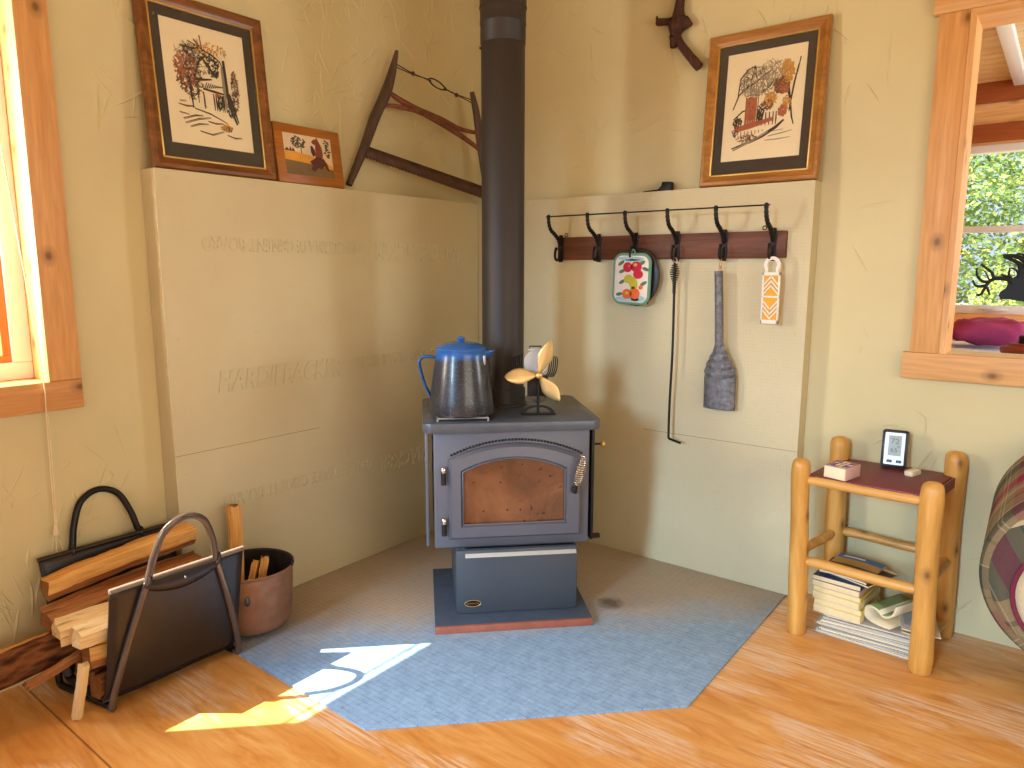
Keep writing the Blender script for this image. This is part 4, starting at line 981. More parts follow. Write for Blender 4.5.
mb = MB(); mb.lathe([(.0, -.006), (.074, -.006), (.094, -.004), (.100, 0), (.094, .004), (.074, .006), (.0, .006)], M_LEATHER, 36, Matrix.Translation((x + .016, RY - .013, 1.190)) @ Matrix.Rotation(PI / 2, 4, 'X') @ Matrix.Diagonal((1, 1.16, 1, 1)), cap0=False, cap1=False)
mb.tube(spline([(x - .01, RY - .013, 1.288), (x - .004, RY - .02, 1.302), (x + .004, RY - .02, 1.302), (x + .012, RY - .013, 1.288)], 5), .003, M_LEATHER, 6)
for k in range(9): mb.tube([(x + .018 - .05 + .0125 * k, RY - .013, 1.09 + .0006 * (k - 4) ** 2), (x + .016 - .05 + .0125 * k, RY - .014, 1.073 + .0006 * (k - 4) ** 2 + .003 * (k % 2))], .003, M_LEATHER, 6)
tag(mb.build('oven_pad'), 'round black fringed oven pad hanging behind the fruit pot holder', 'oven pad')

# poker on the fourth hook
x = HX[3]; yp = RY - .030
pk = thing('poker', 'long black iron poker with a coiled handle hanging on the fourth hook', 'poker', (x + .006, yp, .545))
mb = MB(); mb.tube([(x + .006 + .0085 * math.cos(a), yp, 1.254 + .0105 * math.sin(a)) for a in [2 * PI * k / 16 for k in range(16)]], .0024, M_CHROME, 8, closed=True); mb.build('ring', pk, world=True)
mb = MB(); N = 13 * 16; P = []
for i in range(N + 1):
    t = i / N; z = 1.240 - .112 * t; r = .006 + .0105 * (math.sin(PI * min(1, t * 1.15 + .05)) ** 1.6 if t < .82 else .0) * (1 if t < .5 else 1) ; r = max(.006, .0105 * math.exp(-((t - .3) / .24) ** 2) + .006 * (1 - t) * .3 + .0055); a = t * 13 * 2 * PI
    P.append((x + .007 + r * math.cos(a), yp + r * math.sin(a), z))
mb.tube(P, .0021, M_CAST, 6); mb.build('coil_handle', pk, world=True)
mb = MB(); mb.tube(spline([(x + .006, yp, 1.245), (x + .008, yp, 1.13), (x + .010, yp, .90), (x + .006, yp, .70), (x + .006, yp, .57), (x + .009, yp - .001, .553), (x + .022, yp - .003, .549), (x + .062, yp - .006, .541)], 6), .0048, M_CAST, 10); mb.build('shaft', pk, world=True)

# ash shovel on the fifth hook
x = HX[4]; ys = RY - .030
sv = thing('ash_shovel', 'galvanised ash shovel with a tube handle hanging on the fifth hook', 'shovel', (x, ys, .69))
mb = MB(); mb.tube(spline([(x + .001, ys - .002, 1.262), (x - .004, ys, 1.240), (x - .006, ys + .001, 1.212)], 5), .0018, M_OLDROPE, 6); mb.tube(spline([(x + .003, ys - .004, 1.262), (x + .005, ys, 1.238), (x + .000, ys + .001, 1.212)], 5), .0018, M_OLDROPE, 6)
mb.ball((x - .002, ys, 1.228), .005, M_OLDROPE, 8, 6); mb.build('hanging_twine', sv, world=True)
mb = MB(); mb.tube([(x - .006, ys, 1.214), (x + .002, ys, 1.08), (x + .008, ys, .955), (x + .009, ys, .93)], [.0155, .0158, .016, .012], M_SHOVEL, 16); mb.build('handle', sv, world=True)
mb = MB()
def shv(u, v):
    t = v; z = .955 - .262 * t; w_ = .016 + (.062 - .016) * (3 * min(1, t / .5) ** 2 - 2 * min(1, t / .5) ** 3); cx = x + .009 + .004 * t; q = 2 * u - 1
    y = ys - .006 * math.cos(q * PI / 2) * (1 - t * .6) + .018 * (abs(q) ** 4) * min(1, t * 2)
    if .14 < t < .56: y -= .006 * math.sin((t - .14) * 55 + abs(q) * 3.0) * (abs(q) > .25) * min(1, abs(q) * 1.5)
    return (cx + w_ * q, y, z)
mb.grid(shv, 24, 44, M_SHOVEL); mb.build('blade', sv, world=True, solid=.002)

# white hanger with a yellow insert on the sixth hook
x = HX[5]; yw = RY - .036
hg = thing('slotted_hanger', 'white plastic hanger with yellow chevron slots hanging on the sixth hook', 'hanger', (x + .012, yw, 1.028))
mb = MB(); ow = .031; L0, L1, H0, H1 = -.031, .031, .0, .182
bars = [(L0, L0 + .006, H0, H1), (L1 - .006, L1, H0, H1), (L0, L1, H0, H0 + .014), (L0, L1, H1 - .012, H1), (L0, L1, .092, .099)]
for a, b, c, d in bars: mb.box((a, -.006, c), (b, .004, d), M_WHITE, .0012)
for sgn in (-1, 1):
    for k in range(5):
        for zc, fl in ((.100, 1), (.010, -1)):
            zb = zc + .0165 * k + (.0 if fl > 0 else .006); zt = zb + .030 * fl + (0 if fl > 0 else .030)
            za, zb2 = (zb + .030, zb) if fl > 0 else (zb, zb + .030)
            if max(za, zb2) > (.176 if fl > 0 else .094): continue
            mb.prism([(sgn * .001, za), (sgn * .001, za + .007), (sgn * .027, zb2 + .007), (sgn * .027, zb2)], -.005, .002, M_WHITE, 'Y')
A = arc(0, .208, .029, -40, 220, 24); Bi = arc(0, .208, .0175, 220, -40, 24)
mb.prism(A + [(-.024, .180), (-.016, .180)] + Bi + [(.016, .180), (.024, .180)], -.004, .002, M_WHITE, 'Y')
mb.build('shell', hg)
mb = MB(); mb.box((L0 + .004, -.001, .010), (L1 - .004, .0028, .174), M_YELLOW); mb.build('insert', hg)

# ------------------------------------------------------------------ firewood carrier
CYm = -1.792
cc = thing('firewood_carrier', 'black leather firewood carrier on a bent steel tube frame beside the wall', 'log carrier', (.23, CYm, 0))
def ff(yrel, h, front):                      # point in the leaning frame plane
    x = .355 + .19 * h if front else .108 - .19 * h
    return V((x, CYm + (.017 if front else -.024) + yrel, h))
mb = MB(); r = .0098
def archpts(front):
    P = [ff(-.19, .012, front), ff(-.186, .06, front), ff(-.150, .20, front), ff(-.100, .375, front), ff(-.084, .445, front), ff(-.054, .512, front), ff(0, .537, front), ff(.054, .512, front), ff(.084, .445, front), ff(.100, .375, front), ff(.152, .20, front), ff(.186, .06, front), ff(.19, .012, front)]
    return spline(P, 6)
F = archpts(True); B = archpts(False)
mb.tube([F[0] + V((-.02, 0, -.001))] + F + [F[-1] + V((-.02, 0, -.001))], r, M_TUBE, 12); mb.build('front_hoop', cc, world=True)
mb = MB(); mb.tube([B[0] + V((.02, 0, -.001))] + B + [B[-1] + V((.02, 0, -.001))], r, M_TUBEBK, 12); mb.build('rear_hoop', cc, world=True)
for e in (0, -1):
    mb = MB(); mb.tube([F[e] + V((-.018, 0, -.001)), B[e] + V((.018, 0, -.001))], r, M_TUBEBK, 12); mb.build('floor_rod', cc, world=True)
prof = [(.108 - .19 * .378, .378), (.108 - .19 * .25, .25), (.108 - .19 * .10, .10), (.105, .045), (.125, .026), (.17, .022), (.23, .021), (.30, .022), (.338, .026), (.358, .045), (.355 + .19 * .10, .10), (.355 + .19 * .25, .25), (.355 + .19 * .372, .372)]
pr = spline([(a, 0, b) for a, b in prof], 4)
mb = MB()
def sl(u, v):
    p = pr[round(v * (len(pr) - 1))]; f = v
    cy = CYm + (-.024 + .041 * f); sag = .004 * math.sin(u * 9 + v * 7)
    inw = -.012 if v > .5 else .012
    return (p.x + sag * .6 + (inw if abs(v - .5) > .2 else 0), cy + (u - .5) * .39, p.z + .002)
mb.grid(sl, 16, len(pr) - 1, M_LEATHER); mb.build('sling', cc, world=True, solid=.004)
for front in (True, False):
    hh = .372 if front else .378; q0, q1 = ff(-.195, hh, front), ff(.195, hh, front); inw = V((-.012 if front else .012, 0, 0))
    mb = MB(); mb.tube([q0 + inw, q1 + inw], .0075, M_HEM if front else M_LEATHER, 10); mb.build('top_hem', cc, world=True)
    for sgn in (-1, 1):
        mb = MB(); c = ff(sgn * .101, .374, front); mb.tube([c + V((.016 * math.cos(a), .004 * math.sin(a) , .016 * math.sin(a))) for a in [2 * PI * k / 16 for k in range(16)]], .005, M_LEATHER, 8, closed=True, flat=(1, 1)); mb.build('leather_loop', cc, world=True)
# folded flap under the front handle
mb = MB(); sg = 1
mb.grid(lambda u, v: tuple(ff((u - .5) * .225, .370 - v * (.012 + .040 * math.sin(PI * u) ** .7), True) + V((.002 + .006 * math.sin(PI * v), 0, 0))), 18, 5, M_LEATHER)
mb.build('flap', cc, world=True, solid=.004)
mb = MB(); c = ff(.0, .352, True); mb.ball(c + V((.012, 0, 0)), .0045, M_CHROME, 10, 6); mb.build('rivet', cc, world=True)

# firewood: every split log its own thing
def log(label, A, B, shape, mats, seed, roll=0, group='firewood in the carrier', name='split_log', cat='log', taper=.0):
    A, B = V(A), V(B); rnd = random.Random(seed); L = (B - A).length; d = (B - A).normalized()
    q = d.to_track_quat('X', 'Z'); mb = MB(); n = len(shape); N = 26
    face, bark, end = mats; vs = []; fs = []; cr, sr = math.cos(math.radians(roll)), math.sin(math.radians(roll))
    ph = [rnd.uniform(0, 6) for _ in range(6)]
    for i in range(N + 1):
        t = i / N; ws = .004 * min(1, abs(shape[0][0]) / .03); wob = V((0, ws * math.sin(t * 5 + ph[0]), ws * math.sin(t * 4 + ph[1]))); k = 1 - taper * t
        tw = math.radians(6 * math.sin(t * 2 + ph[2]))
        for j, (a, b, isb) in enumerate(shape):
            rr = k * (1 + .10 * noise.noise(V((t * 7, j * 1.7, seed))) + (.09 * noise.noise(V((t * 26, j * 2.3, seed + 5))) if isb else .06 * noise.noise(V((t * 14, j * 3.1, seed))))); a2, b2 = a * rr, b * rr
            a3, b3 = a2 * math.cos(tw) - b2 * math.sin(tw), a2 * math.sin(tw) + b2 * math.cos(tw)
            xo = t * L + (.006 * math.sin(j * 2.1 + ph[3]) if i in (0, N) else 0)
            vs.append(V((xo, a3 * cr - b3 * sr, a3 * sr + b3 * cr)) + wob)
    kf, kb, ke = mb.mi(face), mb.mi(bark), mb.mi(end)
    bv = [mb.bm.verts.new(v) for v in vs]
    for i in range(N):
        for j in range(n):
            l = (j + 1) % n; f = mb.bm.faces.new([bv[i * n + j], bv[i * n + l], bv[(i + 1) * n + l], bv[(i + 1) * n + j]])
            f.material_index = kb if (shape[j][2] and shape[l][2]) else kf
    for e in (0, N):
        f = mb.bm.faces.new([bv[e * n + j] for j in range(n)]); f.material_index = ke
    bmesh.ops.recalc_face_normals(mb.bm, faces=mb.bm.faces)
    me = bpy.data.meshes.new(name); mb.bm.to_mesh(me); mb.bm.free()
    for m in mb.mats: me.materials.append(m)
    me.polygons.foreach_set('use_smooth', [True] * len(me.polygons)); me.set_sharp_from_angle(angle=math.radians(30))
    o = bpy.data.objects.new(name, me); COL.objects.link(o); o.location = A; o.rotation_euler = q.to_euler()
    return tag(o, label, cat, group)
def wedge(w_, h): return [(-w_, h * .5, 0), (-w_ * .3, h * .55, 0), (w_ * .5, h * .5, 0), (w_, h * .42, 0), (w_ * .95, -h * .1, 0), (w_ * .6, -h * .42, 1), (w_ * .1, -h * .55, 1), (-w_ * .5, -h * .5, 1), (-w_ * .95, -h * .1, 1)]
def slab(w_, h): return [(-w_, h * .45, 0), (0, h * .52, 0), (w_, h * .45, 0), (w_ * 1.04, 0, 0), (w_, -h * .5, 0), (0, -h * .55, 0), (-w_, -h * .48, 0), (-w_ * 1.05, 0, 0)]
def round_(r): return [(r * math.cos(a) * (1 + .08 * math.sin(3 * a)), r * math.sin(a), 1 if not 1.1 < a < 2.2 else 0) for a in [2 * PI * k / 12 for k in range(12)]]
SP = (M_SPLIT, M_SPLITBROWN, M_ENDGRAIN); PL = (M_SPLITPALE, M_SPLIT, M_SPLITPALE); BR = (M_SPLITBROWN, M_BARK, M_ENDGRAIN); BK = (M_SPLIT, M_BARK, M_BARK)
log('long yellow split log lying on top of the carrier load against its rear panel', (.112, -2.02, .313), (.144, -1.600, .362), wedge(.036, .062), SP, 1, 6)
log('brown split log with torn bark lying second from the rear panel of the carrier', (.165, -2.045, .243), (.176, -1.600, .272), wedge(.041, .050), BR, 2, 14)
log('split log coloured pale as if sunlit beside the front panel, with pale ends', (.250, -2.045, .235), (.272, -1.63, .252), slab(.033, .054), PL, 3, 8)  # pale wood colour stands in for sun falling on this log
log('bright cream split log tucked against the front panel of the carrier', (.346, -2.035, .245), (.346, -1.640, .240), slab(.025, .050), PL, 4, 20)
log('pale log resting on the load just behind the front handle', (.355, -1.86, .302), (.335, -1.60, .306), slab(.028, .044), PL, 13, 5)
log('orange split log with a dark square end below the cream log', (.306, -2.000, .165), (.328, -1.590, .135), wedge(.037, .060), SP, 5, -8)
log('thick bark covered log sticking far out of the carrier towards the wall', (.180, -2.33, .150), (.160, -1.68, .163), round_(.050), BK, 6, -48)
log('dark round log at the very bottom of the carrier', (.215, -1.985, .073), (.215, -1.62, .073), round_(.040), BR, 7, 100)
log('dark oval log standing out at the bottom against the carrier front tube', (.307, -1.985, .072), (.298, -1.62, .070), round_(.040), BR, 8, 200)
log('thin dark stick sticking out below the bark covered log', (.250, -2.130, .117), (.250, -1.995, .150), slab(.010, .018), BR, 9, 10, name='kindling_stick', cat='stick')
log('pale splinter of kindling leaning upright against the front of the carrier', (.312, -2.040, .004), (.352, -2.026, .168), slab(.011, .018), PL, 10, 0, name='kindling_stick', cat='stick')

# ------------------------------------------------------------------ iron pot of kindling
PC = V((.238, -1.450, PADH + .0005))
po = thing('iron_pot', 'brown rusted round iron pot of kindling on the hearth pad beside the carrier', 'pot', PC)
mb = MB(); ROTZ = Matrix.Rotation(0, 4, 'Z')
mb.lathe([(0.0000, 0.0108), (0.0907, 0.0108), (0.1127, 0.0216), (0.1241, 0.0450), (0.1299, 0.0900), (0.1327, 0.1620), (0.1347, 0.2124), (0.1394, 0.2178), (0.1404, 0.2232), (0.1366, 0.2250)], M_POT, 44, cap0=False, cap1=False); mb.build('body', po)
mb = MB(); mb.lathe([(0.1366, 0.2250), (0.1318, 0.2196), (0.1299, 0.1620), (0.1261, 0.0900), (0.1184, 0.0450), (0.0955, 0.0216), (0.0000, 0.0180)], M_POTIN, 44, cap0=False, cap1=False); mb.build('lining', po)
for k in range(3):
    a = 2 * PI * k / 3 - 1.2; mb = MB(); mb.tube([(.09 * math.cos(a), .09 * math.sin(a), .016), (.094 * math.cos(a), .094 * math.sin(a), 0)], [.014, .009], M_POT, 10); mb.build('foot', po)
for a in (math.radians(38), math.radians(218)):
    mb = MB(); c = V((.139 * math.cos(a), .139 * math.sin(a), .228)); mb.tube([c + V((math.cos(a + PI / 2) * .009 * math.cos(b), math.sin(a + PI / 2) * .009 * math.cos(b), .009 * math.sin(b))) for b in [2 * PI * k / 12 for k in range(12)]], .003, M_CAST, 6, closed=True); mb.build('bail_ear', po)
mb = MB(); a = math.radians(-38); c = V((.132 * math.cos(a), .132 * math.sin(a), .150)); mb.ball(c, .014, M_STEEL, 12, 8, (.35, .8, 1.3)); mb.build('rivet_patch', po)
g2 = 'kindling in the iron pot'
log('tall flat orange stick of kindling standing up at the back of the iron pot', (.195, -1.478, .035), (.148, -1.452, .418), slab(.022, .020), SP, 21, 30, g2, 'kindling_stick', 'stick')
log('short upright kindling stick poking just above the pot rim', (.262, -1.455, .04), (.240, -1.40, .238), slab(.012, .016), SP, 22, 40, g2, 'kindling_stick', 'stick')
log('short slanted reddish kindling stick lower inside the pot', (.222, -1.47, .04), (.210, -1.415, .222), slab(.011, .015), SP, 23, 10, g2, 'kindling_stick', 'stick')
# ------------------------------------------------------------------ log side table
tb = thing('side_table', 'rustic side table of four peeled log legs with a burgundy top beside the cream board', 'side table', (1.91, -.2, 0))
LEGS = [((1.714, -.330), (1.700, -.345), .608, .031), ((2.088, -.350), (2.078, -.350), .600, .0335), ((1.760, -.058), (1.747, -.056), .635, .033), ((2.108, -.050), (2.100, -.050), .636, .034)]
for i, ((bx, by), (tx, ty), h, r) in enumerate(LEGS):
    mb = MB(); P = [V((bx, by, 0)), V((bx, by, .004))]; R = [r * .92, r]
    for k in range(1, 12):
        t = k / 12; P.append(V((bx + (tx - bx) * t + .002 * math.sin(5 * t + i), by + (ty - by) * t, h * t))); R.append(r * (1 + .05 * math.sin(7 * t + i * 2)) * (1 - .04 * t))
    for a, q in ((.962, .97), (.985, .84), (.996, .60), (1.0, .25)): P.append(V((tx, ty, h * a))); R.append(r * .96 * q)
    mb.tube(P, R, M_LEG, 20); mb.build('leg', tb, world=True, jitter=.0012, angle=60)
def rail(a, b, r, name='rail'):
    mb = MB(); a, b = V(a), V(b); P = [a.lerp(b, t) + V((0, 0, .002 * math.sin(t * 7))) for t in [k / 8 for k in range(9)]]
    mb.tube(P, [r * .8] + [r] * 7 + [r * .8], M_RAIL, 14); return mb.build(name, tb, world=True, jitter=.001, angle=60)
rail((1.705, -.343, .538), (2.072, -.352, .538), .0155); rail((1.750, -.056, .538), (2.098, -.050, .538), .0155)
rail((1.712, -.335, .260), (2.078, -.352, .258), .0165); rail((1.752, -.057, .292), (2.103, -.050, .282), .0155)
rail((1.708, -.337, .285), (1.752, -.057, .285), .016); rail((2.078, -.352, .270), (2.104, -.050, .270), .016)
mb = MB()
mb.prism([(1.722, -.348), (2.058, -.356), (2.104, -.040), (1.752, -.040)], .549, .557, M_VINYL, 'Z', bev=.002)
mb.prism([(2.064, -.345), (2.069, -.345), (2.112, -.045), (2.107, -.045)], .522, .556, M_VINYL, 'Z')
mb.build('top', tb, world=True)
TT = .557
def onT(u, v, z=TT): return onz(u, v, z)
# box of cards on the table
mb_ = thing('small_box', 'little white and purple cardboard box lying flat on the burgundy table top', 'box', (1.815, -.300, TT + .0006), (0, 0, math.radians(-14)))
mb = MB(); mb.box((-.036, -.048, 0), (.036, .048, .040), M_PINKCARD, .0015); mb.build('sleeve', mb_)
mb = MB(); mb.box((-.034, -.0492, .002), (.034, -.0475, .038), M_PAPER, .0008); mb.build('drawer', mb_)
mb = MB(); z = .0402
for lo, hi, m in (((-.034, -.046), (.034, .046), M_BOXLILAC), ((-.022, -.034), (.024, .030), M_BOXBLUE), ((-.010, -.03), (-.002, .04), M_PAPER), ((.004, -.036), (.010, .036), M_PAPER), ((-.028, .002), (.030, .009), M_PAPER), ((.012, -.044), (.032, -.030), M_BOXGOLD)):
    k = .0003 * (1 + (m is M_BOXBLUE) + 2 * (m is M_PAPER) + 2 * (m is M_BOXGOLD)); mb.box((lo[0], lo[1], z - .0004), (hi[0], hi[1], z + k), m)
mb.build('printed_lid', mb_)
# weather display
wd = thing('weather_display', 'black weather display with a grey screen leaning on the wall above the table', 'weather display', (1.925, -.075, TT), (math.radians(-12), 0, math.radians(8)))
mb = MB(); mb.prism(rrect(-.040, .040, 0, .128, .010, 5), -.022, 0, M_BLACKPL, 'Y', bev=.003); mb.build('case', wd)
mb = MB(); mb.prism(rrect(-.031, .029, .010, .118, .004, 4), -.0232, -.0215, M_SILVER, 'Y'); mb.build('bezel', wd)
mb = MB(); mb.box((-.020, -.0242, .040), (.019, -.023, .108), M_LCD); scr = mb.build('screen', wd)
mb = MB()
def put(body, size, x, z): put_text(mb, body, size, Matrix.Translation((x, -.0243, z)) @ Matrix.Rotation(PI / 2, 4, 'X'), M_LCDINK, extrude=.0001)
put('72', .026, -.014, .080); put('65', .022, -.013, .052); put('48', .010, .005, .068)
mb.build('readout', scr, recalc=False)
for bx in (-.022, .006):
    mb = MB(); mb.prism(rrect(bx, bx + .017, .0165, .0265, .003, 3), -.0248, -.0225, M_BLACKPL, 'Y'); mb.build('button', wd)
mb = MB(); mb.prism(rrect(-.014, .014, -.030, .030, .006, 4), 0, .017, M_BONE, 'Z', bev=.003)
o = mb.build('remote_sensor'); o.location = (1.992, -.135, TT); o.rotation_euler = (0, 0, math.radians(-18)); tag(o, 'small bone-white plastic sensor lying in front of the weather display', 'sensor')

# papers and books on the floor under the table
def sheet_stack(label, name, cat, x, y, z, w_, d_, h, rz, mats, layers, group=None, wav=.004, seed=0):
    rnd = random.Random(seed); mb = MB(); zz = 0
    for k in range(layers):
        t = h / layers; a, b = rnd.uniform(-.006, .006), rnd.uniform(-.006, .006); m = mats[k % len(mats)]; n = 8; ph_ = rnd.uniform(0, 6)
        def top(u, v, zz=zz, t=t, a=a, b=b, ph_=ph_, up=1): return ((u - .5) * w_ + a, (v - .5) * d_ + b, zz + t * .92 * up + wav * math.sin(u * 4 + ph_) * math.sin(PI * v * .9) * .5 + (wav * .5))
        vs = [top(i / n, j / n, up=1) for j in range(n + 1) for i in range(n + 1)] + [top(i / n, j / n, up=0) for j in range(n + 1) for i in range(n + 1)]
        W_ = n + 1; o_ = W_ * W_; fs = []
        for j in range(n):
            for i in range(n): q = j * W_ + i; fs += [[q, q + 1, q + W_ + 1, q + W_], [o_ + q, o_ + q + W_, o_ + q + W_ + 1, o_ + q + 1]]
        for i in range(n): fs += [[i, o_ + i, o_ + i + 1, i + 1], [n * W_ + i, n * W_ + i + 1, o_ + n * W_ + i + 1, o_ + n * W_ + i], [i * W_, (i + 1) * W_, o_ + (i + 1) * W_, o_ + i * W_], [i * W_ + n, o_ + i * W_ + n, o_ + (i + 1) * W_ + n, (i + 1) * W_ + n]]
        mb.add(vs, fs, m); zz += t
    o = mb.build(name); o.location = (x, y, z); o.rotation_euler = (0, 0, math.radians(rz)); return tag(o, label, cat, group)
g3 = 'folded newspapers under the side table'; z = 0.0
NL = ['folded newspaper lying on the floor at the bottom of the pile under the table', 'second newspaper up from the floor in the pile under the table', 'third newspaper up from the floor under the yellow books', 'fourth newspaper up, folded grey, in the pile under the table', 'top newspaper of the pile, directly under the yellow edged books']
for k in range(5):
    sheet_stack(NL[k], 'newspaper', 'newspaper', 1.925 + .008 * math.sin(k * 2.1), -.208 + .003 * math.cos(k * 3), z, .308 - .008 * k, .188, .0135, (-3, 2, -1, 4, 1)[k], (M_NEWS, M_NEWS2, M_PAPER), 4, g3, .002, k); z += .0155
ZN = z
g4 = 'paperback books piled under the side table'; hts = [.026, .020, .024, .018, .021, .017]
BL = ['thick cream book at the bottom of the pile under the table', 'second book up, cream pages with a yellow cover, in the pile', 'third book up in the pile, plain cream pages', 'fourth book up in the pile with a bright yellow cover', 'fifth book up in the pile with a pinkish cover', 'navy covered book at the top of the paperback pile']
CV = [M_PAGE, M_PAGEY, M_PAGE, M_PAGEY, M_PINKCARD, M_NAVY]
for k in range(6):
    h = hts[k]; bk = thing('paperback', BL[k], 'book', (1.842 - .002 * k, -.205 + .002 * (k % 2), z), (0, 0, math.radians((-6, -4, -7, -5, -6, -4)[k])), g4); W_, D_ = .075, .1
    mb = MB(); mb.box((-W_, -D_, .0012), (W_ - .002, D_, h - .0012), M_PAGE, .0012); mb.build('pages', bk)
    mb = MB(); c = CV[k]; mb.box((-W_ - .001, -D_ - .001, 0), (W_, D_ + .001, .0012), c); mb.box((-W_ - .001, -D_ - .001, h - .0012), (W_, D_ + .001, h), c); mb.box((W_ - .0015, -D_ - .001, 0), (W_, D_ + .001, h), c); mb.build('cover', bk)
    z += h + .0003
ZB = z
def magazine(label, loc, rot, w_, d_, h, cover, extra, group='magazines under the side table', bend=0, words=()):
    t = thing('magazine', label, 'magazine', loc, rot, group)
    mb = MB()
    def pt(u, v, zz): return ((u - .5) * w_, (v - .5) * d_, zz + bend * math.sin(PI * u) )
    n = 10; vs = [pt(i / n, j, zz) for zz in (0, h) for j in (0, 1) for i in range(n + 1)]; W_ = n + 1; fs = []
    for i in range(n): fs += [[i, i + 1, W_ + i + 1, W_ + i], [2 * W_ + i, 3 * W_ + i, 3 * W_ + i + 1, 2 * W_ + i + 1], [i, 2 * W_ + i, 2 * W_ + i + 1, i + 1], [W_ + i, W_ + i + 1, 3 * W_ + i + 1, 3 * W_ + i]]
    fs += [[0, W_, 3 * W_, 2 * W_], [n, 2 * W_ + n, 3 * W_ + n, W_ + n]]
    mb.add(vs, fs, M_PAPER); mb.build('pages', t)
    mb = MB(); mb.grid(lambda u, v: pt(u, v, h + .0006), 10, 1, cover)
    for k, (a, b, c, d, m) in enumerate(extra): mb.grid(lambda u, v: pt(a + (b - a) * u, c + (d - c) * v, h + .0010 + .0003 * k), 10, 1, m)
    mb.build('cover', t, recalc=False)
    return t
magazine('blue topped magazine with a dark landscape cover lying on top of the books', (1.850, -.200, ZB + .0102), (math.radians(2), 0, math.radians(-8)), .150, .18, .006, M_TAN, [(0, 1, .80, 1, M_BLUECOV), (0, 1, .45, .80, M_TAN), (0, 1, .22, .52, M_DARKCOV), (0, .62, .0, .22, M_PAGEY), (.12, .6, .86, .94, M_WHITE)], bend=.004)
magazine('dark covered magazine sticking out under the blue topped magazine', (1.880, -.195, ZB + .0006), (0, 0, math.radians(-20)), .15, .18, .004, M_DARKCOV, [(0, 1, .9, 1, M_PAPER)])
magazine('loose white magazine lying on the newspapers behind the front log leg', (2.055, -.195, ZN + .012), (math.radians(2), math.radians(5), math.radians(14)), .11, .17, .004, M_NEWS, [(.1, .5, .2, .8, M_NEWS2), (.55, .9, .3, .7, M_DARKCOV)])
magazine('tan and brown magazine lying flat under the loose white magazine', (2.076, -.205, ZN + .001), (0, 0, math.radians(-8)), .085, .17, .003, M_TAN, [(.2, .8, .2, .6, M_DARKCOV)])
rm = thing('rolled_magazine', 'green and white magazine folded over on itself beside the yellow edged books', 'magazine', (1.985, -.215, ZN + .007), (0, 0, math.radians(-24)))
prof = spline([(.045, 0, .006), (.0, 0, .003), (-.036, 0, .010), (-.046, 0, .032), (-.030, 0, .052), (.0, 0, .050), (.022, 0, .036), (.050, 0, .052), (.062, 0, .085)], 6); n_ = len(prof)
mb = MB(); mb.grid(lambda u, v: (prof[round(u * (n_ - 1))].x, (v - .5) * .17, prof[round(u * (n_ - 1))].z), n_ - 1, 4, M_PAPER); mb.build('pages', rm, solid=.006)
mb = MB(); q0 = int(.42 * (n_ - 1)); mb.grid(lambda u, v: (prof[q0 + round(u * (n_ - 1 - q0))].x - .002, (v - .5) * .168, prof[q0 + round(u * (n_ - 1 - q0))].z + .0042), n_ - 1 - q0, 4, M_GREENCOV); mb.build('cover', rm, solid=.0008)

# ------------------------------------------------------------------ plaid sofa with a rolled arm
so = thing('sofa', 'plaid upholstered sofa whose rolled arm stands beside the log table', 'sofa', (2.75, -.45, 0))
def armc(v): return V((2.468, -.45 + .38 * v, .415 + .070 * v)), .252 + .004 * v
mb = MB()
def armf(u, v):
    k = min(1, v / .10); vv = max(0, (v - .10) / .90); c, r = armc(vv); rr = r * (1 - .10 * (1 - math.sqrt(max(0, 1 - (1 - k) ** 2)))); a = math.radians(-100 - 250 * u)
    return V((c.x + rr * math.cos(a), c.y + (-.0 if v > .1 else -.022 * (1 - k) * 1.0), c.z + rr * math.sin(a)))
mb.grid(armf, 56, 30, M_PLAID, uv=True); arm_ = mb.build('arm', so, world=True, angle=70)
c, r = armc(0)
mb = MB(); ro, ri = r * .905, .155; ci = V((2.452, -.478, .372))
mb.grid(lambda u, v: V((c.x + ro * math.cos(2 * PI * u), c.y - .022, c.z + ro * math.sin(2 * PI * u))).lerp(ci + V((ri * math.cos(2 * PI * u), 0, ri * math.sin(2 * PI * u))), v) + V((0, -.012 * math.sin(PI * v), 0)), 56, 6, M_PLAID, uv=lambda p: ((p.x * .8 + p.z * .5) * .9, (p.z * .85 - p.x * .55) * .8 + 1.543))
mb.build('arm_front', so, world=True, angle=70)
mb = MB(); mb.tube([ci + V((ri * math.cos(a), -.002, ri * math.sin(a))) for a in [2 * PI * k / 48 for k in range(48)]], .0065, M_PIPING, 8, closed=True); mb.build('piping', so, world=True)
mb = MB(); mb.grid(lambda u, v: ci + V((ri * v * math.cos(2 * PI * u), .004 - .018 * (1 - v * v), ri * v * math.sin(2 * PI * u))), 40, 6, M_SOFAFACE); mb.build('scroll_face', so, world=True)
mb = MB(); mb.box((2.53, -.44, .10), (3.6, -.06, .42), M_PLAID, .03); mb.box((2.60, -.50, .36), (3.55, -.2, .52), M_PLAID, .04); mb.build('seat_base', so, world=True)
mb = MB(); mb.box((2.60, -.20, .42), (3.6, -.04, .92), M_PLAID, .05); mb.build('back_rest', so, world=True)
for lx, ly in ((2.58, -.40), (2.58, -.1), (3.5, -.40), (3.5, -.1)):
    mb = MB(); mb.tube([(lx, ly, .11), (lx, ly, 0)], [.028, .02], M_SAWWOOD, 12); mb.build('leg', so, world=True)

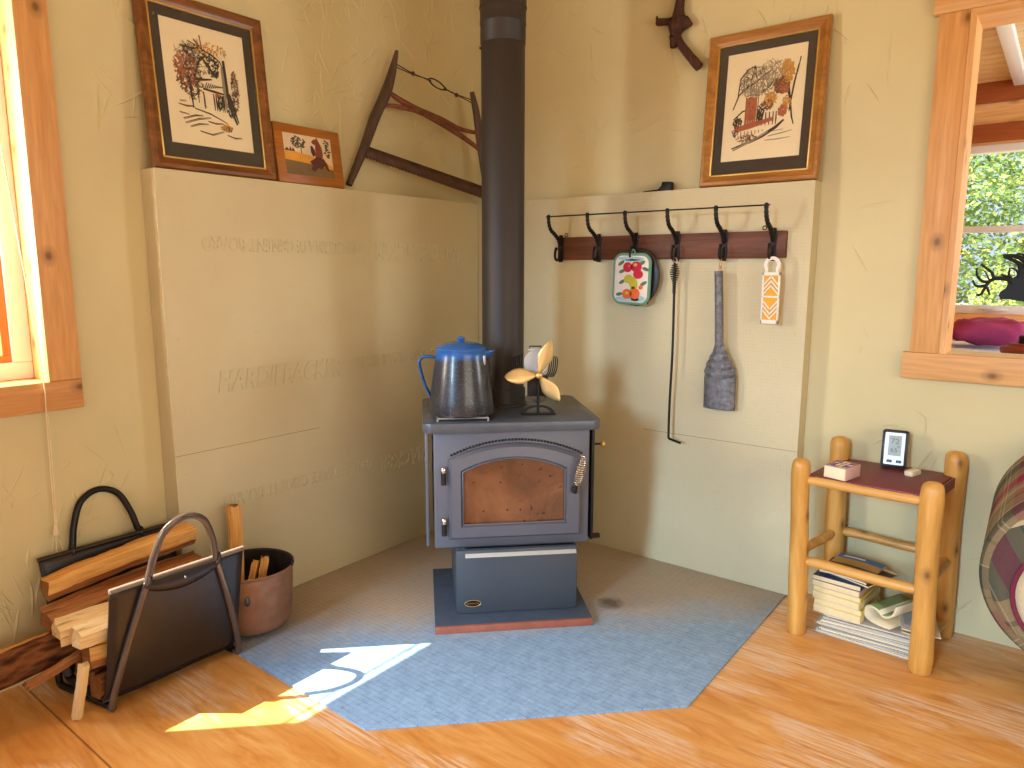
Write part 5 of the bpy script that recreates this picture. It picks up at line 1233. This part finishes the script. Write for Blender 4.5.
# ------------------------------------------------------------------ blind cord by the side-wall window
cx_ = .030
cd_ = thing('blind_cord', 'thin cream blind cord with a bell tassel hanging in front of the window sill board', 'cord', (cx_, -1.95, .3))
mb = MB(); mb.tube(spline([(cx_, -2.02, 2.0), (cx_, -1.985, 1.5), (cx_, -1.946, .95), (cx_, -1.945, .80), (cx_, -1.949, .62), (cx_, -1.951, .455)], 5), .0016, M_CORD, 6)
mb.tube(spline([(cx_ + .004, -1.943, .80), (cx_ + .004, -1.944, .62), (cx_ + .004, -1.949, .455)], 5), .0014, M_CORD, 6); mb.build('cord', cd_, world=True)
mb = MB(); mb.lathe([(.002, .020), (.004, .018), (.0065, .004), (.009, -.010), (.0085, -.013), (.003, -.012)], M_CORD, 14, Matrix.Translation((cx_, -1.951, .448))); mb.build('bell_tassel', cd_, world=True)
mb = MB(); mb.tube(spline([(cx_, -1.951, .44), (cx_ + .002, -1.954, .40), (cx_ + .002, -1.953, .365), (cx_ + .002, -1.944, .352), (cx_ + .002, -1.938, .375), (cx_ + .001, -1.944, .42)], 6), .0014, M_CORD, 6)
mb.tube(spline([(cx_ + .002, -1.946, .353), (cx_ + .002, -1.943, .335), (cx_ + .002, -1.940, .312)], 5), .0018, M_CORD, 6); mb.build('loose_loop', cd_, world=True)

# ------------------------------------------------------------------ things in the sun porch
mb = MB(); mb.box((1.5, T + .02, .0), (3.4, .86, .905), M_PINE_H, .004)
tag(mb.build('bench'), 'wooden bench standing in the sun porch beyond the opening', 'bench')
mb = MB()
mb.grid(lambda u, v: (1.52 + 1.8 * u, T + .03 + .72 * v, .9137 + .003 * math.sin(u * 22) * math.sin(v * 9)), 40, 16, M_CLOTHBLUE)
tag(mb.build('bench_cloth', solid=.008), 'pale bluish white cloth spread over the sun porch bench', 'cloth')
def cushion(label, c, hx, hy, hz, rz, m):
    mb = MB(); t = bmesh.new(); bmesh.ops.create_uvsphere(t, u_segments=36, v_segments=20, radius=1)
    for v in t.verts:
        p = v.co; sx = math.copysign(abs(p.x) ** .55, p.x); sy = math.copysign(abs(p.y) ** .6, p.y); q = 1 - .12 * (abs(sx) ** 4)
        v.co = V((sx * hx, sy * hy, p.z * hz * q + .006 * math.sin(p.x * 9 + p.y * 5) + .004 * math.sin(p.y * 17 - p.x * 6)))
    mb.merge(t, m); o = mb.build('cushion', angle=80); o.location = V(c) - V((0, 0, hz)); o.rotation_euler = (0, 0, math.radians(rz)); return tag(o, label, 'cushion')
cushion('plump plum coloured cushion lying on the porch bench below the window', (2.105, .66, .972), .140, .12, .046, 5, M_PLUM)
cushion('flat plum and grey folded fabric peeking out beneath the plump cushion', (1.900, .58, .946), .05, .10, .020, -6, M_PLUM)
el = thing('elk_ornament', 'flat black metal elk head with antlers on a red-brown wooden base in the porch opening', 'ornament', (2.262, .40, .9215))
E0 = lambda u, v, y=.40: ony(u, v, y)
def px2(l, y=.40): return [(E0(u, v, y).x, E0(u, v, y).z) for u, v in l]
mb = MB(); mb.lathe([(.0, .922), (.095, .922), (.102, .928), (.104, .940), (.098, .950), (.080, .956), (.076, .962), (.0, .966)], M_BASEWOOD, 40, Matrix.Translation((2.262, .40, 0)), cap0=False, cap1=False); mb.build('base', el, world=True)
mb = MB(); mb.lathe([(.0, .962), (.048, .962), (.05, .968), (.05, .985), (.046, .990), (.0, .992)], M_BLACKMETAL, 30, Matrix.Translation((2.262, .40, 0)), cap0=False, cap1=False); mb.tube([(2.262, .40, .985), (2.262, .40, 1.12)], .006, M_BLACKMETAL, 10); mb.build('stand', el, world=True)
mb = MB()
head = px2([(998.3, 296), (1000, 292), (1006, 288), (1008, 282), (1014, 277), (1022, 274), (1030, 266), (1040, 268), (1050, 274), (1060, 290), (1064, 320), (1046, 322), (1034, 305), (1022, 301.5), (1010, 299.5), (1001, 299)])
mb.prism(head, .398, .402, M_BLACKMETAL, 'Y'); 
def ant(l, r0, r1):
    P = spline([E0(u, v) for u, v in l], 6); mb.tube(P, [r0 + (r1 - r0) * i / (len(P) - 1) for i in range(len(P))], M_BLACKMETAL, 8, flat=(1, .45))
ant([(1013, 283), (1009, 280), (1004, 278.5), (996, 278.5), (990, 281), (986, 286), (981, 294), (976, 295)], .0085, .004)
ant([(987, 285), (980, 286.5), (975, 285), (973, 280)], .006, .003); ant([(989, 282), (982, 281), (977, 275), (977, 268)], .006, .003); ant([(994, 279), (992, 273), (986, 268), (981, 264)], .006, .003); ant([(990, 281), (985, 271)], .003, .002)
ant([(987, 287), (989, 293), (990, 295)], .005, .0025)
ant([(1012, 280), (1009, 275), (1010, 268)], .006, .003); ant([(1010, 276), (1005, 276), (1001, 274)], .005, .0025); ant([(1014, 279), (1018, 275), (1016, 270), (1011, 268)], .004, .003)
ant([(1019, 278), (1021, 268), (1018, 263), (1010, 259), (1004, 257)], .010, .004); ant([(1022, 272), (1026, 264), (1022, 259), (1014, 256), (1003, 256)], .010, .006); ant([(1022, 259), (1024, 255), (1017, 253.5)], .005, .003); ant([(1015, 257), (1018, 253)], .004, .002)
ant([(1024, 272), (1034, 262), (1040, 250), (1038, 240)], .010, .004)
mb.build('elk_head', el, world=True)

# ------------------------------------------------------------------ outdoors
mb = MB()
mb.grid(lambda u, v: (-14 + 30 * u, PY + .4 + 14 * v, -.35 + .9 * v + .1 * math.sin(u * 40) * math.sin(v * 17)), 60, 30, M_GRAVEL)
o = mb.build('ground'); structure(o); o.name = 'ground_slope'
mb = MB(); mb.box((-14, -9, -.5), (-T - .02, 2.4, -.35), M_GRAVEL); structure(mb.build('ground_yard'))
def bush(label, c, rad, n, mats, seed, hz=1.0, leaf=.07):
    rnd = random.Random(seed); t = thing('bush', label, 'bush', c, group=None); mb = MB(); c = V((0, 0, 0))
    lobes = [(V((rnd.uniform(-.6, .6) * rad, rnd.uniform(-.5, .5) * rad, rad * hz * rnd.uniform(.35, 1.5))), rad * rnd.uniform(.32, .55)) for _ in range(16)]
    for k in range(n):
        lc, lr = rnd.choice(lobes); d = V((rnd.gauss(0, 1), rnd.gauss(0, 1), rnd.gauss(0, 1))).normalized(); p = lc + d * lr * rnd.uniform(.72, 1.02)
        if p.z < 0: continue
        a = V((rnd.gauss(0, 1), rnd.gauss(0, 1), rnd.gauss(0, .6))).normalized(); b = (d + V((rnd.gauss(0, .5), rnd.gauss(0, .5), rnd.gauss(0, .5) + .5))).cross(a).normalized(); L = leaf * rnd.uniform(.6, 1.3)
        m = rnd.choice(mats); mb.add([p - a * L, p - b * L * .45, p + a * L, p + b * L * .45], [[0, 1, 2, 3]], m)
    mb.build('foliage', t, recalc=False)
    mb = MB()
    for k in range(5): lc, lr = lobes[k]; mb.tube([(.04 * k - .08, 0, -.3), lc * .6, lc], [.03, .02, .008], M_TRUNK, 6)
    mb.build('stem', t); return t
A3 = [M_LEAF1, M_LEAF1, M_LEAF2, M_LEAF3]
bush('big dense green bush rising behind the left part of the porch window', (1.0, 6.6, .0), 1.25, 16000, A3, 1, 1.5, .035)
bush('tall dark green bush beyond the porch window, standing behind the others', (2.6, 11.2, .4), 1.9, 16000, [M_LEAF3, M_LEAF1, M_LEAF1, M_LEAF2], 2, 1.6, .045)
bush('bright yellow-green bush beyond the porch window near the elk antlers', (2.0, 5.6, .0), .62, 7000, [M_LEAF2, M_LEAF1, M_LEAF2], 3, 1.1, .026)
bush('green bush beyond the porch window, hidden mostly by the window casing', (-2.6, 9.0, .1), 1.4, 6000, A3, 4, 1.5, .06)
mb = MB(); rnd = random.Random(8)
for k in range(2600):
    x, y = rnd.uniform(.2, 3.2), rnd.uniform(3.0, 4.7); g = -.35 + .9 * (y - PY - .4) / 14 ; a = rnd.uniform(0, PI); h = rnd.uniform(.08, .34); w_ = .012; dx, dy = rnd.uniform(-.08, .08), rnd.uniform(-.08, .08)
    mb.add([(x - w_ * math.cos(a), y - w_ * math.sin(a), g - .1), (x + w_ * math.cos(a), y + w_ * math.sin(a), g - .1), (x + dx, y + dy, g + h)], [[0, 1, 2]], rnd.choice((M_GRASS, M_GRASS, M_LEAF2)))
o = mb.build('grass', recalc=False); tag(o, 'dry green grass growing below the porch window', 'grass'); o['kind'] = 'stuff'
